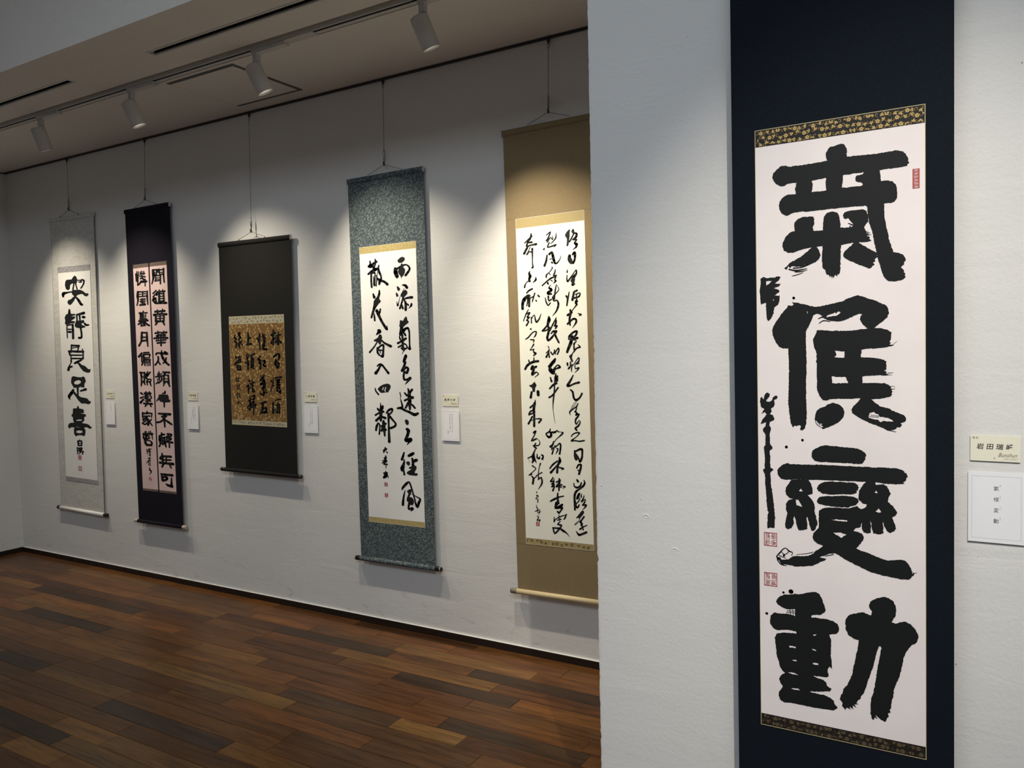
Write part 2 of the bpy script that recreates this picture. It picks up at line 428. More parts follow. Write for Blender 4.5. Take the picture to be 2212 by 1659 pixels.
struct(MB().box(XL, YF, 0, XL + 0.008, YB, 0.034).obj('baseboard_left', BASE))
struct(MB().box(XN, YN - 0.008, 0, XR, YN, 0.034).obj('baseboard_near', BASE))
rail = struct(MB().box(XL + 0.012, YB - 0.012, ZS - 0.011, XN, YB, ZS - 0.001).obj('trim_1', RAIL))
struct(MB().box(XL, YS + 0.03, ZS - 0.007, XL + 0.008, YB - 0.012, ZS - 0.001).obj('trim_2', RAIL))

# linear air slots
def air_slot(x0, x1, label):
    r = empty('air_slot_diffuser', ((x0 + x1) / 2, 2.288, ZS)); h = (x1 - x0) / 2
    mb = MB()
    t = 0.010
    mb.box(-h - t, -0.026, -0.002, h + t, -0.016, 0).box(-h - t, 0.016, -0.002, h + t, 0.026, 0).box(-h - t, -0.016, -0.002, -h, 0.016, 0).box(h, -0.016, -0.002, h + t, 0.016, 0)
    mb.obj('frame', WHITE_METAL, r)
    MB().box(-h + 0.001, -0.0155, 0.03, h - 0.001, 0.0155, 0.05).obj('plenum', SLOT, r)
    MB().box(-h + 0.001, -0.0155, 0.001, h - 0.001, -0.0125, 0.03).obj('slot_side', SLOT, r)
    MB().box(-h + 0.001, 0.0125, 0.004, h - 0.001, 0.0155, 0.03).obj('slot_side', SLOT, r)
    MB().box(-h + 0.001, 0.0100, 0.0005, h - 0.001, 0.0155, 0.0035).obj('deflector_blade', GREY_METAL, r)
    tag(r, label, 'air vent')
air_slot(S1[0], S1[1], 'long thin ceiling air slot over the pale grey cloud-patterned scroll')
air_slot(S2[0], S2[1], 'long thin ceiling air slot ahead of the square access hatch')
# access hatch
r = empty('access_hatch', ((HX0 + HX1) / 2, (HY0 + HY1) / 2, ZS))
hx, hy = (HX1 - HX0) / 2, (HY1 - HY0) / 2
MB().box(-hx + 0.006, -hy + 0.021, -0.003, hx - 0.021, hy - 0.021, 0).obj('panel', CEIL, r)
HATCH_EDGE = plain('hatch_edge', (0.075, 0.078, 0.072), 0.5)
MB().box(-hx, -hy, -0.0015, hx, -hy + 0.020, 0).obj('frame_bar', HATCH_EDGE, r)
MB().box(-hx, hy - 0.020, -0.0015, hx, hy, 0).obj('frame_bar', HATCH_EDGE, r)
MB().box(hx - 0.020, -hy + 0.020, -0.0015, hx, hy - 0.020, 0).obj('frame_bar', HATCH_EDGE, r)
MB().box(-hx, -hy + 0.020, -0.0015, -hx + 0.005, hy - 0.020, 0).obj('frame_bar', GREY_METAL, r)
tag(r, 'square flush access hatch with grey metal edge in the ceiling', 'hatch')

# lighting track in its channel
r = empty('lighting_track', (-3.5, 2.52, ZS))
mb = MB()
x0, x1 = XL + 3.5 + 0.02, XN + 3.5 - 0.02
mb.box(x0, -0.022, -0.001, x1, -0.016, 0.034).box(x0, -0.001, -0.001, x1, 0.020, 0.034)
mb.obj('track_body', WHITE_METAL, r)
MB().box(x0, -0.016, 0.001, x1, -0.001, 0.034).obj('track_groove', SLOT, r)
MB().box(-2.60 + 3.5, -0.021, -0.004, -2.428 + 3.5, 0.019, -0.0015).obj('joint_cover', WHITE_METAL, r)
tag(r, 'white recessed lighting track running along the ceiling', 'track')

# ------------------------------------------------------------------ spot lamps
m, nt, b = new_mat('lamp_lens')
b.inputs['Emission Color'].default_value = (1.0, 0.95, 0.82, 1); b.inputs['Emission Strength'].default_value = 6.0
b.inputs['Base Color'].default_value = (0.9, 0.9, 0.85, 1)
LENS_M = m
def lamp(name, base, aim, watts, label, size=84, blend=0.55, color=(1.0, 0.90, 0.74), adapter=True, lens=True):
    """track spot: base = point on the ceiling, aim = world point"""
    r = empty(name, base)
    if adapter:
        MB().box(-0.012, -0.018, -0.018, 0.195, 0.014, -0.0015).obj('adapter', WHITE_METAL, r)
    else:
        MB().box(-0.04, -0.04, -0.012, 0.04, 0.04, 0).obj('ceiling_plate', WHITE_METAL, r)
    MB().box(-0.012, -0.010, -0.050, 0.014, 0.014, -0.012).obj('stem', WHITE_METAL, r)
    MB().tube([(0.001, 0.002, -0.050), (0.001, 0.002, -0.066)], 0.011, 12).obj('swivel', WHITE_METAL, r)
    piv = Vector((0.0, 0.004, -0.060))
    d = (Vector(aim) - (Vector(base) + piv)).normalized()
    side = d.cross(Vector((0, 0, 1))).normalized(); up = side.cross(d).normalized()
    rot = Matrix((side, up, d)).transposed()
    # housing: open can, drawn along +z of its own frame
    R0, Ln, n = 0.037, 0.125, 28
    prof = [(0.0, -0.004), (0.030, -0.004), (0.036, 0.0), (R0, 0.006), (R0, Ln), (R0 - 0.003, Ln), (R0 - 0.007, Ln - 0.018), (R0 - 0.013, Ln - 0.032)]
    v, f = [], []
    for (rad, z) in prof:
        for k in range(n):
            t = 2 * math.pi * k / n
            v.append((rad * math.cos(t), rad * math.sin(t), z))
    for i in range(len(prof) - 1):
        for k in range(n):
            a, c = i * n + k, i * n + (k + 1) % n
            f.append((a, c, c + n, a + n))
    shift = Vector((0, -0.020, 0.0))
    v = [tuple(rot @ (Vector(q) + shift) + piv) for q in v]
    ho = mesh_obj('housing', v, f, WHITE_METAL, r); smooth_by_angle(ho)
    lv = [tuple(rot @ (Vector(((R0 - 0.013) * math.cos(2 * math.pi * k / n), (R0 - 0.013) * math.sin(2 * math.pi * k / n), Ln - 0.030)) + shift) + piv) for k in range(n)]
    mesh_obj('lens', lv, [tuple(range(n))], LENS_M, ho)
    ld = bpy.data.lights.new('spot', 'SPOT'); ld.energy = watts; ld.color = color
    ld.spot_size = math.radians(size); ld.spot_blend = blend; ld.shadow_soft_size = 0.016
    lo = bpy.data.objects.new('spot_light', ld); COL.objects.link(lo); lo.parent = r
    lo.location = rot @ (Vector((0, 0, Ln + 0.004)) + shift) + piv
    lo.rotation_euler = d.to_track_quat('-Z', 'Y').to_euler()
    tag(r, label, 'spotlight', 'white can spotlights on the ceiling')
    return r
AZ = 1.10
BACK = dict(size=80, blend=1.0, color=(1.0, 0.90, 0.72))
lamp('spotlight', (-5.45, 2.52, ZS), (-5.20, 3.08, AZ), 64.0, 'white can spotlight aimed at the pale grey cloud-patterned scroll', **BACK)
lamp('spotlight', (-4.535, 2.52, ZS), (-4.48, 3.08, AZ), 64.0, 'white can spotlight aimed at the twin pink paper scroll', **BACK)
lamp('spotlight', (-3.705, 2.52, ZS), (-3.30, 3.08, AZ), 54.0, 'white can spotlight aimed at the gold flecked charcoal scroll', **BACK)
lamp('spotlight', (-2.792, 2.52, ZS), (-2.34, 3.08, AZ + 0.05), 90.0, 'white can spotlight next to the ceiling hatch aimed at the blue-grey scroll', **BACK)
lamp('spotlight', (-1.862, 2.52, ZS), (-1.50, 3.08, AZ + 0.08), 126.0, 'white can spotlight with glowing mouth aimed at the tan scroll', size=73, blend=1.0, color=(1.0, 0.90, 0.72))
# lamp on the main ceiling that lights the near wall
lamp('spotlight', (0.60, -0.05, ZC), (-0.32, 1.955, 1.08), 430.0, 'white can spotlight on the main ceiling aimed at the navy scroll', size=32, blend=1.0, color=(1.0, 0.93, 0.82), adapter=False)
# fitting of the luminous panels
r = empty('luminous_panel', ((LINE_X0 + LINE_X1) / 2, LINE_Y, ZC))
hl, hw = (LINE_X1 - LINE_X0) / 2, LINE_W / 2
MB().box(-hl - 0.03, -hw - 0.03, LINE_Z - ZC, hl + 0.03, hw + 0.03, 0).obj('housing', WHITE_METAL, r)
m, nt, b = new_mat('panel_diffuser')
b.inputs['Emission Color'].default_value = (0.85, 0.93, 1.0, 1); b.inputs['Emission Strength'].default_value = 1.0
for i in range(5):
    x0 = -hl + i * 2 * hl / 5
    MB().box(x0 + 0.01, -hw, LINE_Z - ZC - 0.008, x0 + 2 * hl / 5 - 0.01, hw, LINE_Z - ZC).obj('diffuser', m, r)
tag(r, 'wide cool-white luminous panel under the main ceiling', 'lamp')

# brushwork in half millimetres from each scroll top centre: strokes "x,z,width ..." and outlines "Px,z ... | hole"
INK = {
 'n': [
  "P-42,-952 -33,-934 -21,-923 -5,-923 5,-920 23,-917 37,-923 45,-939 48,-958 47,-978 95,-979 163,-982 213,-980 249,-980 268,-986 281,-997 285,-1007 288,-1012 292,-1022 291,-1031 296,-1040 289,-1043 288,-1050 268,-1053 229,-1054 179,-1055 183,-1075 184,-1103 209,-1103 229,-1108 242,-1123 247,-1141 249,-1163 247,-1185 238,-1198 225,-1202 199,-1201 197,-1230 199,-1266 208,-1314 218,-1366 233,-1416 254,-1420 271,-1430 280,-1448 282,-1457 274,-1465 275,-1472 262,-1484 272,-1494 275,-1500 273,-1505 280,-1512 277,-1520 281,-1527 275,-1533 260,-1541 237,-1543 214,-1541 198,-1526 188,-1505 184,-1487 179,-1465 171,-1439 165,-1409 158,-1375 153,-1346 146,-1308 136,-1278 132,-1241 130,-1211 125,-1204 60,-1201 -10,-1201 -64,-1201 -118,-1202 -155,-1198 -184,-1201 -203,-1209 -218,-1210 -235,-1199 -246,-1179 -249,-1161 -244,-1140 -228,-1123 -208,-1114 -172,-1116 -176,-1093 -168,-1065 -190,-1064 -209,-1065 -224,-1073 -239,-1073 -258,-1061 -271,-1044 -277,-1026 -273,-1009 -257,-994 -238,-980 -220,-981 -201,-987 -153,-988 -98,-987 -34,-984 -40,-969|-101,-1064 -41,-1060 -43,-1086 -40,-1114 -60,-1116 -102,-1116 -98,-1087|31,-1057 116,-1055 110,-1064 86,-1066 81,-1076 83,-1091 105,-1098 112,-1106 108,-1113 77,-1113 25,-1113 29,-1085; P-181,-1261 -179,-1246 -166,-1232 -147,-1225 -118,-1225 -96,-1228 -92,-1239 -93,-1262 -100,-1276 -97,-1291 -56,-1294 -55,-1258 -51,-1232 -39,-1218 -17,-1213 4,-1219 12,-1232 17,-1258 19,-1289 52,-1292 56,-1286 64,-1291 73,-1282 61,-1265 51,-1249 45,-1252 32,-1248 29,-1235 35,-1223 60,-1218 91,-1217 111,-1217 123,-1223 131,-1241 135,-1272 124,-1284 116,-1296 123,-1313 128,-1317 123,-1322 134,-1329 126,-1336 141,-1343 136,-1348 146,-1358 128,-1362 93,-1362 107,-1373 141,-1396 166,-1413 170,-1431 158,-1441 161,-1449 151,-1456 158,-1463 141,-1479 134,-1480 110,-1467 58,-1441 34,-1424 29,-1413 34,-1398 52,-1381 74,-1362 52,-1362 20,-1367 18,-1415 17,-1475 13,-1494 9,-1499 4,-1494 2,-1506 -5,-1498 -9,-1504 -12,-1513 -16,-1503 -19,-1514 -24,-1501 -28,-1508 -32,-1496 -41,-1494 -46,-1482 -46,-1475 -58,-1462 -61,-1409 -58,-1364 -83,-1365 -72,-1385 -67,-1405 -71,-1416 -87,-1434 -113,-1439 -142,-1443 -171,-1450 -194,-1445 -201,-1454 -209,-1443 -214,-1459 -226,-1456 -216,-1445 -201,-1429 -171,-1415 -141,-1397 -119,-1378 -105,-1367 -141,-1370 -171,-1379 -186,-1384 -208,-1383 -227,-1372 -234,-1352 -232,-1333 -219,-1307 -200,-1290 -185,-1285 -178,-1286; -205,-1459,6 -172,-1467,8 -127,-1461,3; -186,-1455,6 -149,-1454,5 -113,-1443,2; -179,-1473,4 -149,-1473,5 -124,-1467,2; -192,-1491,3 -168,-1486,4 -142,-1479,2; -157,-1447,7 -124,-1444,6 -94,-1435,2; 126,-1321,3 141,-1324,2; 124,-1332,4 145,-1332,2; 131,-1314,2 133,-1340,2; 52,-1273,4 70,-1282,4; 56,-1286,2 73,-1279,2",
  "P-195,-1610 -173,-1615 -143,-1623 -121,-1630 -88,-1639 -49,-1633 -13,-1626 22,-1620 44,-1608 68,-1600 87,-1595 106,-1600 126,-1610 154,-1620 177,-1633 201,-1644 212,-1661 215,-1679 207,-1701 190,-1715 167,-1733 153,-1744 180,-1745 207,-1752 224,-1764 222,-1797 217,-1808 223,-1812 215,-1817 235,-1821 223,-1825 207,-1830 160,-1834 125,-1835 103,-1839 100,-1872 132,-1874 173,-1879 193,-1885 204,-1892 203,-1929 193,-1933 206,-1940 200,-1944 213,-1952 159,-1954 106,-1957 106,-1988 152,-1987 199,-1989 214,-1998 223,-2003 221,-2011 231,-2014 223,-2018 228,-2025 223,-2033 226,-2038 219,-2048 192,-2055 148,-2060 97,-2056 55,-2059 2,-2059 -30,-2061 -44,-2068 -62,-2066 -77,-2043 -86,-2020 -87,-1973 -87,-1904 -88,-1850 -99,-1815 -102,-1786 -93,-1769 -84,-1745 -60,-1745 -14,-1751 39,-1752 91,-1749 129,-1744 119,-1738 126,-1735 112,-1729 105,-1719 97,-1704 100,-1689 107,-1680 95,-1678 81,-1683 50,-1698 22,-1707 1,-1709 -38,-1702 -49,-1694 -56,-1690 -60,-1682 -71,-1674 -85,-1670 -100,-1677 -107,-1696 -118,-1722 -133,-1752 -133,-1807 -131,-1884 -134,-2000 -134,-2063 -132,-2128 -134,-2178 -140,-2198 -153,-2208 -161,-2207 -159,-2187 -166,-2184 -178,-2189 -185,-2187 -193,-2196 -204,-2176 -209,-2137 -214,-2090 -211,-1972 -209,-1903 -212,-1826 -235,-1826 -254,-1817 -269,-1795 -280,-1767 -284,-1740 -279,-1720 -264,-1697 -245,-1669 -214,-1633 -212,-1625 -205,-1626 -199,-1628 -186,-1623|-11,-1840 33,-1845 32,-1873 -11,-1871 -2,-1859 -4,-1852|-22,-1956 6,-1960 38,-1961 46,-1988 -21,-1989|-44,-1687 -35,-1677 -13,-1671 -6,-1666 -3,-1673 8,-1663 17,-1667 4,-1681 -20,-1684|-129,-1658 -124,-1658 -125,-1670; -186,-1592,13 -185,-1593,13; -78,-1693,4 -60,-1686,6 -49,-1694,3; -75,-1714,4 -56,-1703,5 -28,-1708,3; -103,-1677,5 -118,-1711,4 -124,-1737,1; 109,-1725,3 126,-1739,3; 160,-1736,4 190,-1711,3; P-92,-2127 -88,-2115 -74,-2103 -55,-2097 -41,-2085 -19,-2078 -1,-2081 14,-2090 27,-2105 30,-2124 25,-2144 16,-2155 5,-2167 -31,-2187 -63,-2200 -67,-2192 -60,-2188 -71,-2182 -63,-2176 -78,-2173 -89,-2162 -98,-2154; P93,-2063 100,-2055 142,-2057 159,-2077 182,-2092 212,-2100 239,-2115 269,-2127 279,-2138 281,-2149 275,-2158 259,-2164 265,-2171 256,-2183 246,-2181 239,-2190 226,-2195 205,-2195 179,-2183 138,-2167 100,-2149 83,-2137 64,-2124 60,-2107 69,-2090 83,-2078|135,-2120 152,-2116 172,-2129 179,-2138 206,-2141 226,-2150 231,-2157 206,-2158 192,-2155 179,-2161 168,-2150 148,-2148 131,-2143; 134,-2137,2 172,-2140,2; 138,-2130,2 175,-2135,2; 223,-2000,2 238,-2004,1; 223,-2015,3 238,-2013,1; 205,-2195,4 242,-2203,2; -96,-2154,2 -89,-2177,3 -67,-2194,2; -89,-2158,2 -74,-2181,3; 223,-1825,2 247,-1803,1; 210,-1944,3 231,-1941,1; 193,-1953,3 226,-1951,1",
  "P-112,-2314 -106,-2298 -89,-2288 -68,-2277 -46,-2274 -17,-2277 -3,-2275 4,-2278 40,-2279 82,-2282 103,-2291 117,-2304 121,-2313 115,-2323 118,-2328 113,-2336 104,-2350 85,-2354 36,-2352 -17,-2352 -61,-2351 -79,-2352 -97,-2349 -110,-2336; P-267,-2403 -259,-2389 -240,-2372 -221,-2365 -202,-2369 -145,-2368 -72,-2364 0,-2365 71,-2365 140,-2365 191,-2363 242,-2363 268,-2371 275,-2378 273,-2381 281,-2383 287,-2399 280,-2407 281,-2414 268,-2424 275,-2429 265,-2432 242,-2435 191,-2435 157,-2431 88,-2432 18,-2434 -54,-2436 -127,-2437 -195,-2441 -233,-2444 -252,-2440 -263,-2425; P-91,-2476 -83,-2459 -65,-2447 -43,-2441 18,-2439 67,-2439 86,-2448 85,-2456 90,-2459 85,-2467 86,-2473 79,-2475 81,-2483 67,-2491 17,-2496 -36,-2501 -65,-2499 -84,-2489; P-91,-2534 -84,-2520 -65,-2511 -18,-2506 35,-2501 67,-2503 84,-2511 88,-2524 77,-2540 45,-2554 -1,-2556 -55,-2553 -77,-2549 -88,-2544; P-82,-2579 -66,-2567 -33,-2560 45,-2558 81,-2544 98,-2560 103,-2595 99,-2622 94,-2640 73,-2648 66,-2660 84,-2662 101,-2668 110,-2683 104,-2702 87,-2727 78,-2739 101,-2748 135,-2756 176,-2772 204,-2779 231,-2775 257,-2769 277,-2772 290,-2787 300,-2805 300,-2812 305,-2819 302,-2825 312,-2827 303,-2838 299,-2846 290,-2854 257,-2857 207,-2852 138,-2841 79,-2816 30,-2795 9,-2782 -13,-2771 -38,-2775 -56,-2785 -82,-2798 -49,-2800 -57,-2809 -75,-2817 -82,-2822 -108,-2839 -153,-2850 -191,-2854 -206,-2850 -229,-2849 -252,-2852 -255,-2844 -265,-2829 -267,-2819 -259,-2816 -251,-2828 -217,-2822 -209,-2813 -198,-2805 -183,-2802 -153,-2800 -130,-2796 -108,-2783 -100,-2771 -85,-2761 -65,-2741 -85,-2736 -104,-2722 -111,-2705 -107,-2687 -92,-2668 -83,-2657 -83,-2620|-28,-2617 -6,-2612 10,-2613 40,-2613 40,-2620 10,-2619 -26,-2618|-23,-2675 6,-2672 36,-2678 23,-2687 13,-2697; -265,-2825,15 -273,-2814,6 -259,-2796,7 -243,-2776,5 -230,-2771,4 -217,-2783,7 -201,-2788,4 -205,-2802,4; -243,-2799,5 -240,-2808,11; -253,-2788,3 -236,-2802,4 -217,-2785,3; -263,-2809,4 -232,-2819,3; -271,-2830,5 -255,-2850,5 -229,-2855,3; 307,-2824,4 322,-2820,1; -183,-2796,2 -130,-2784,3 -108,-2775,3; -56,-2789,3 -20,-2777,4; P-202,-2442 -127,-2437 -115,-2458 -109,-2481 -111,-2504 -132,-2510 -113,-2528 -101,-2551 -99,-2566 -101,-2586 -94,-2617 -88,-2640 -96,-2664 -107,-2677 -116,-2674 -125,-2647 -131,-2616 -136,-2613 -133,-2644 -133,-2668 -152,-2677 -172,-2679 -180,-2660 -185,-2629 -190,-2613 -194,-2622 -195,-2654 -204,-2670 -219,-2680 -233,-2671 -234,-2657 -229,-2629 -223,-2602 -229,-2585 -228,-2557 -218,-2542 -195,-2532 -211,-2530 -226,-2517 -231,-2497 -227,-2479 -214,-2460|-169,-2494 -160,-2481 -152,-2494|-186,-2534 -173,-2535 -162,-2552 -154,-2567 -181,-2561; P105,-2447 116,-2435 123,-2415 157,-2413 159,-2443 178,-2440 191,-2437 205,-2446 213,-2466 220,-2477 210,-2496 208,-2517 225,-2530 241,-2553 245,-2564 238,-2574 224,-2585 234,-2610 240,-2632 234,-2644 217,-2654 204,-2647 194,-2629 187,-2607 189,-2629 189,-2659 170,-2665 149,-2663 143,-2645 141,-2619 136,-2606 138,-2634 137,-2661 122,-2666 108,-2662 101,-2645 100,-2603 96,-2558 115,-2549 122,-2533 102,-2529 88,-2515 88,-2494 91,-2471|154,-2479 159,-2468 167,-2480|157,-2562 169,-2547 181,-2564 170,-2567",
  "P-279,-3036 -276,-3023 -261,-3007 -241,-2994 -207,-2989 -169,-2982 -124,-2968 -98,-2963 -83,-2970 -72,-2990 -62,-3016 -55,-3043 -62,-3056 -77,-3068 -110,-3073 -118,-3076 -119,-3086 -95,-3085 -51,-3084 -22,-3089 -4,-3100 2,-3120 -2,-3137 -11,-3147 -41,-3155 -33,-3177 -32,-3205 -34,-3244 -31,-3283 -29,-3315 -42,-3305 -47,-3316 -49,-3334 -44,-3351 -53,-3359 -79,-3360 -112,-3364 -97,-3369 -68,-3374 -55,-3383 -53,-3398 -31,-3410 -42,-3424 -72,-3430 -131,-3442 -98,-3445 -64,-3445 -39,-3451 -22,-3464 -19,-3479 -7,-3490 -14,-3501 -25,-3510 -61,-3512 -117,-3514 -173,-3514 -219,-3514 -242,-3518 -262,-3510 -271,-3491 -269,-3470 -251,-3442 -261,-3428 -268,-3409 -260,-3391 -241,-3373 -252,-3365 -264,-3347 -268,-3323 -277,-3300 -282,-3248 -287,-3208 -276,-3188 -247,-3179 -186,-3173 -188,-3165 -228,-3162 -274,-3172 -293,-3164 -307,-3146 -308,-3126 -305,-3105 -287,-3088 -265,-3089 -227,-3085 -191,-3091 -192,-3059 -231,-3063 -254,-3056 -271,-3047|-221,-3238 -192,-3236 -189,-3244 -218,-3247|-117,-3235 -100,-3238 -100,-3243 -114,-3241|-210,-3304 -187,-3301 -187,-3307 -198,-3308|-115,-3301 -91,-3299 -89,-3308 -112,-3308|-114,-3167 -96,-3162 -107,-3172|-229,-3368 -195,-3365 -180,-3373 -210,-3373|-218,-3442 -180,-3438 -171,-3445 -199,-3446; -244,-2985,12 -244,-2985,12; -211,-2976,22 -208,-2976,22; -324,-3098,12 -321,-3098,12; -229,-3071,3 -190,-3067,3; -231,-3079,3 -191,-3076,3; -215,-3063,3 -212,-3090,3; -202,-3061,3 -200,-3089,3; P28,-3085 31,-3069 43,-3052 64,-3040 103,-3028 120,-3032 136,-3038 142,-3019 132,-3007 128,-2990 134,-2976 148,-2963 165,-2954 189,-2945 210,-2948 227,-2959 237,-2980 240,-3002 237,-3022 221,-3056 240,-3059 257,-3049 277,-3044 296,-3052 316,-3073 326,-3094 327,-3109 321,-3129 298,-3149 281,-3175 269,-3209 263,-3248 253,-3292 239,-3332 229,-3361 227,-3388 218,-3428 218,-3448 212,-3455 217,-3467 205,-3473 208,-3488 201,-3497 193,-3515 176,-3509 153,-3492 162,-3510 150,-3503 146,-3517 139,-3513 133,-3492 133,-3449 136,-3419 147,-3386 154,-3338 164,-3267 173,-3215 179,-3180 176,-3172 168,-3174 161,-3198 147,-3262 133,-3311 119,-3356 105,-3402 98,-3411 90,-3432 83,-3437 73,-3453 83,-3457 66,-3461 74,-3475 57,-3467 62,-3487 44,-3477 53,-3491 33,-3483 28,-3496 19,-3486 12,-3480 15,-3467 3,-3450 8,-3430 16,-3420 18,-3400 38,-3373 56,-3326 70,-3253 81,-3193 85,-3159 64,-3157 42,-3143 32,-3123",
  "P-335,-1493 -321,-1486 -306,-1493 -277,-1491 -251,-1487 -243,-1493 -251,-1506 -270,-1520 -243,-1524 -251,-1535 -276,-1542 -251,-1552 -249,-1561 -263,-1570 -274,-1577 -249,-1577 -249,-1596 -256,-1619 -273,-1632 -277,-1661 -291,-1686 -302,-1695 -308,-1684 -311,-1644 -312,-1608 -334,-1616 -338,-1587 -340,-1548 -335,-1520|-310,-1508 -283,-1506 -293,-1517 -310,-1528|-280,-1594 -273,-1595 -278,-1607",
  "P-343,-2060 -335,-2054 -327,-2066 -323,-2048 -317,-2036 -308,-2033 -298,-2039 -300,-2053 -314,-2069 -314,-2075 -300,-2077 -289,-2071 -285,-2057 -273,-2047 -263,-2049 -263,-2059 -279,-2069 -276,-2087 -281,-2101 -293,-2109 -290,-2123 -299,-2135 -284,-2141 -279,-2162 -299,-2173 -301,-2191 -295,-2201 -296,-2215 -300,-2227 -298,-2279 -289,-2290 -289,-2302 -301,-2311 -299,-2351 -298,-2391 -284,-2399 -298,-2413 -298,-2443 -296,-2475 -289,-2523 -284,-2563 -280,-2611 -281,-2676 -287,-2680 -304,-2679 -316,-2683 -315,-2620 -309,-2605 -315,-2597 -317,-2560 -320,-2505 -324,-2473 -324,-2425 -333,-2405 -325,-2396 -324,-2352 -326,-2312 -328,-2292 -321,-2284 -320,-2236 -331,-2216 -329,-2204 -319,-2193 -317,-2175 -342,-2184 -332,-2160 -314,-2137 -322,-2126 -340,-2136 -324,-2112 -339,-2102 -344,-2080; -225,-2289,14 -224,-2289,14; -152,-2254,13 -152,-2254,13",
 ],
 's1': [
  "P30,-791 67,-809 87,-842 84,-879 61,-907 -16,-897 -60,-901 -84,-922 -93,-966 -133,-984 -187,-962 -206,-910 -192,-860 -157,-839 -45,-841 -10,-812; 86,-857,13 183,-865,21; 117,-881,14 171,-886,21 184,-859,18; 184,-853,18 237,-868,24 223,-917,21 166,-965,21; 5,-907,20 -21,-976,21; 49,-909,18 78,-980,18; P-56,-1000 -21,-979 77,-986 143,-986 207,-1004 269,-1038 323,-1040 332,-1059 299,-1080 245,-1075 193,-1044 139,-1046 73,-1056 50,-1074 6,-1072 -47,-1038; -56,-1006,18 -168,-1014,25 -248,-1024,47 -256,-1062,29; P-165,-1136 -130,-1112 -74,-1104 -16,-1071 50,-1074 2,-1123 -56,-1165 -102,-1183 -145,-1169; 49,-1086,25 101,-1126,35 152,-1178,35 184,-1186,25",
  "-122,-1246,25 -126,-1304,43; P-199,-1302 -98,-1298 12,-1304 11,-1323 -89,-1333 10,-1339 -3,-1364 -93,-1394 -5,-1402 -7,-1428 -96,-1429 -130,-1438 -209,-1446 -242,-1429 -228,-1391 -242,-1346; -192,-1450,18 -197,-1520,18 -193,-1623,16; -198,-1456,18 -52,-1443,21; -58,-1446,29 -57,-1522,32 -59,-1631,32; -162,-1508,22 -95,-1509,18; -159,-1543,29 -109,-1544,29; 45,-1318,25 210,-1297,39; 184,-1350,35 217,-1353,35; 44,-1327,21 50,-1397,21; 110,-1329,25 116,-1398,21; P29,-1390 116,-1398 204,-1388 217,-1426 146,-1434 156,-1456 231,-1470 230,-1489 131,-1497 33,-1492 -15,-1466 5,-1422; 222,-1439,28 253,-1458,28 307,-1456,21; 121,-1487,28 138,-1557,25 134,-1620,28 79,-1626,32",
  "-104,-1720,22 -116,-1819,22; -104,-1726,25 72,-1733,29; 67,-1733,21 41,-1787,18; -84,-1761,14 49,-1749,11; -177,-1803,25 23,-1810,32 166,-1810,28; -166,-1806,29 -147,-1858,25; -124,-1858,22 119,-1858,20; 146,-1775,14 159,-1832,21 148,-1908,21; -127,-1903,22 160,-1902,20; -125,-1871,13 -125,-1948,25; -119,-1948,14 -167,-2000,18 -199,-2058,40; -192,-2026,29 -112,-2012,25; 115,-1921,25 25,-1947,32 -42,-1967,29; P13,-1960 69,-1960 121,-1988 197,-2003 259,-2041 302,-2047 319,-2034 311,-2072 288,-2091 234,-2092 149,-2074 86,-2030",
  "P-127,-2154 -87,-2141 1,-2152 89,-2157 144,-2141 176,-2156 200,-2207 159,-2245 162,-2290 80,-2292 92,-2279 36,-2293 -87,-2302 -123,-2264 -149,-2232 -141,-2187|-82,-2231 -47,-2208 31,-2193 85,-2209 73,-2234 5,-2255 -61,-2250; 2,-2300,29 2,-2396,22; 66,-2340,22 188,-2315,36; -100,-2328,29 -147,-2374,44 -207,-2421,40 -187,-2460,15; P-111,-2335 -78,-2347 -15,-2390 71,-2423 159,-2430 213,-2435 264,-2472 297,-2468 290,-2496 240,-2517 175,-2506 77,-2510 2,-2467 -60,-2411 -103,-2380",
  "-7,-2556,21 -10,-2591,38; P-127,-2583 -9,-2575 120,-2586 130,-2635 39,-2642 167,-2652 172,-2678 126,-2691 130,-2736 69,-2773 185,-2779 235,-2792 284,-2820 298,-2804 290,-2834 245,-2844 182,-2824 117,-2835 153,-2871 137,-2925 110,-2953 59,-2940 -20,-2944 -86,-2963 -124,-2930 -126,-2869 -105,-2842 -184,-2842 -239,-2867 -263,-2830 -234,-2794 -180,-2780 -114,-2777 -137,-2740 -135,-2702 -167,-2695 -165,-2665 -138,-2656|-65,-2741 8,-2726 72,-2727 65,-2743 -59,-2748|-75,-2897 -15,-2875 63,-2879 81,-2897 21,-2915 -57,-2912|-77,-2821 -25,-2834 53,-2834 -39,-2839",
  "3,-3004,12 -12,-3024,19; -38,-3025,26 -29,-3086,24; -38,-3029,21 47,-3020,21 37,-3082,24; -27,-3059,13 39,-3047,10; -29,-3086,19 37,-3080,17",
  "-63,-3114,15 -56,-3202,15; -57,-3118,17 -18,-3123,15 -46,-3155,12; 8,-3114,15 5,-3160,34; -5,-3115,13 47,-3115,21 32,-3150,19; -47,-3163,13 83,-3162,19; 18,-3167,21 -23,-3200,10; 70,-3163,19 55,-3198,17",
 ],
 's2': [
  "73,-785,29 82,-842,39 70,-898,23 41,-953,16; 78,-786,20 143,-785,20; 92,-817,13 141,-821,13; 82,-842,16 147,-842,13; 147,-785,20 135,-846,16; 192,-784,23 200,-845,16; 199,-794,16 280,-790,19; 281,-782,23 276,-856,23 282,-948,19; 201,-825,13 270,-825,13; 204,-851,16 268,-845,16; 122,-855,16 117,-922,20; 117,-860,16 219,-857,19; 215,-857,19 208,-963,18; 136,-887,10 209,-884,12; 135,-902,10 208,-907,10; 97,-923,14 215,-918,16; 167,-787,20 173,-818,20",
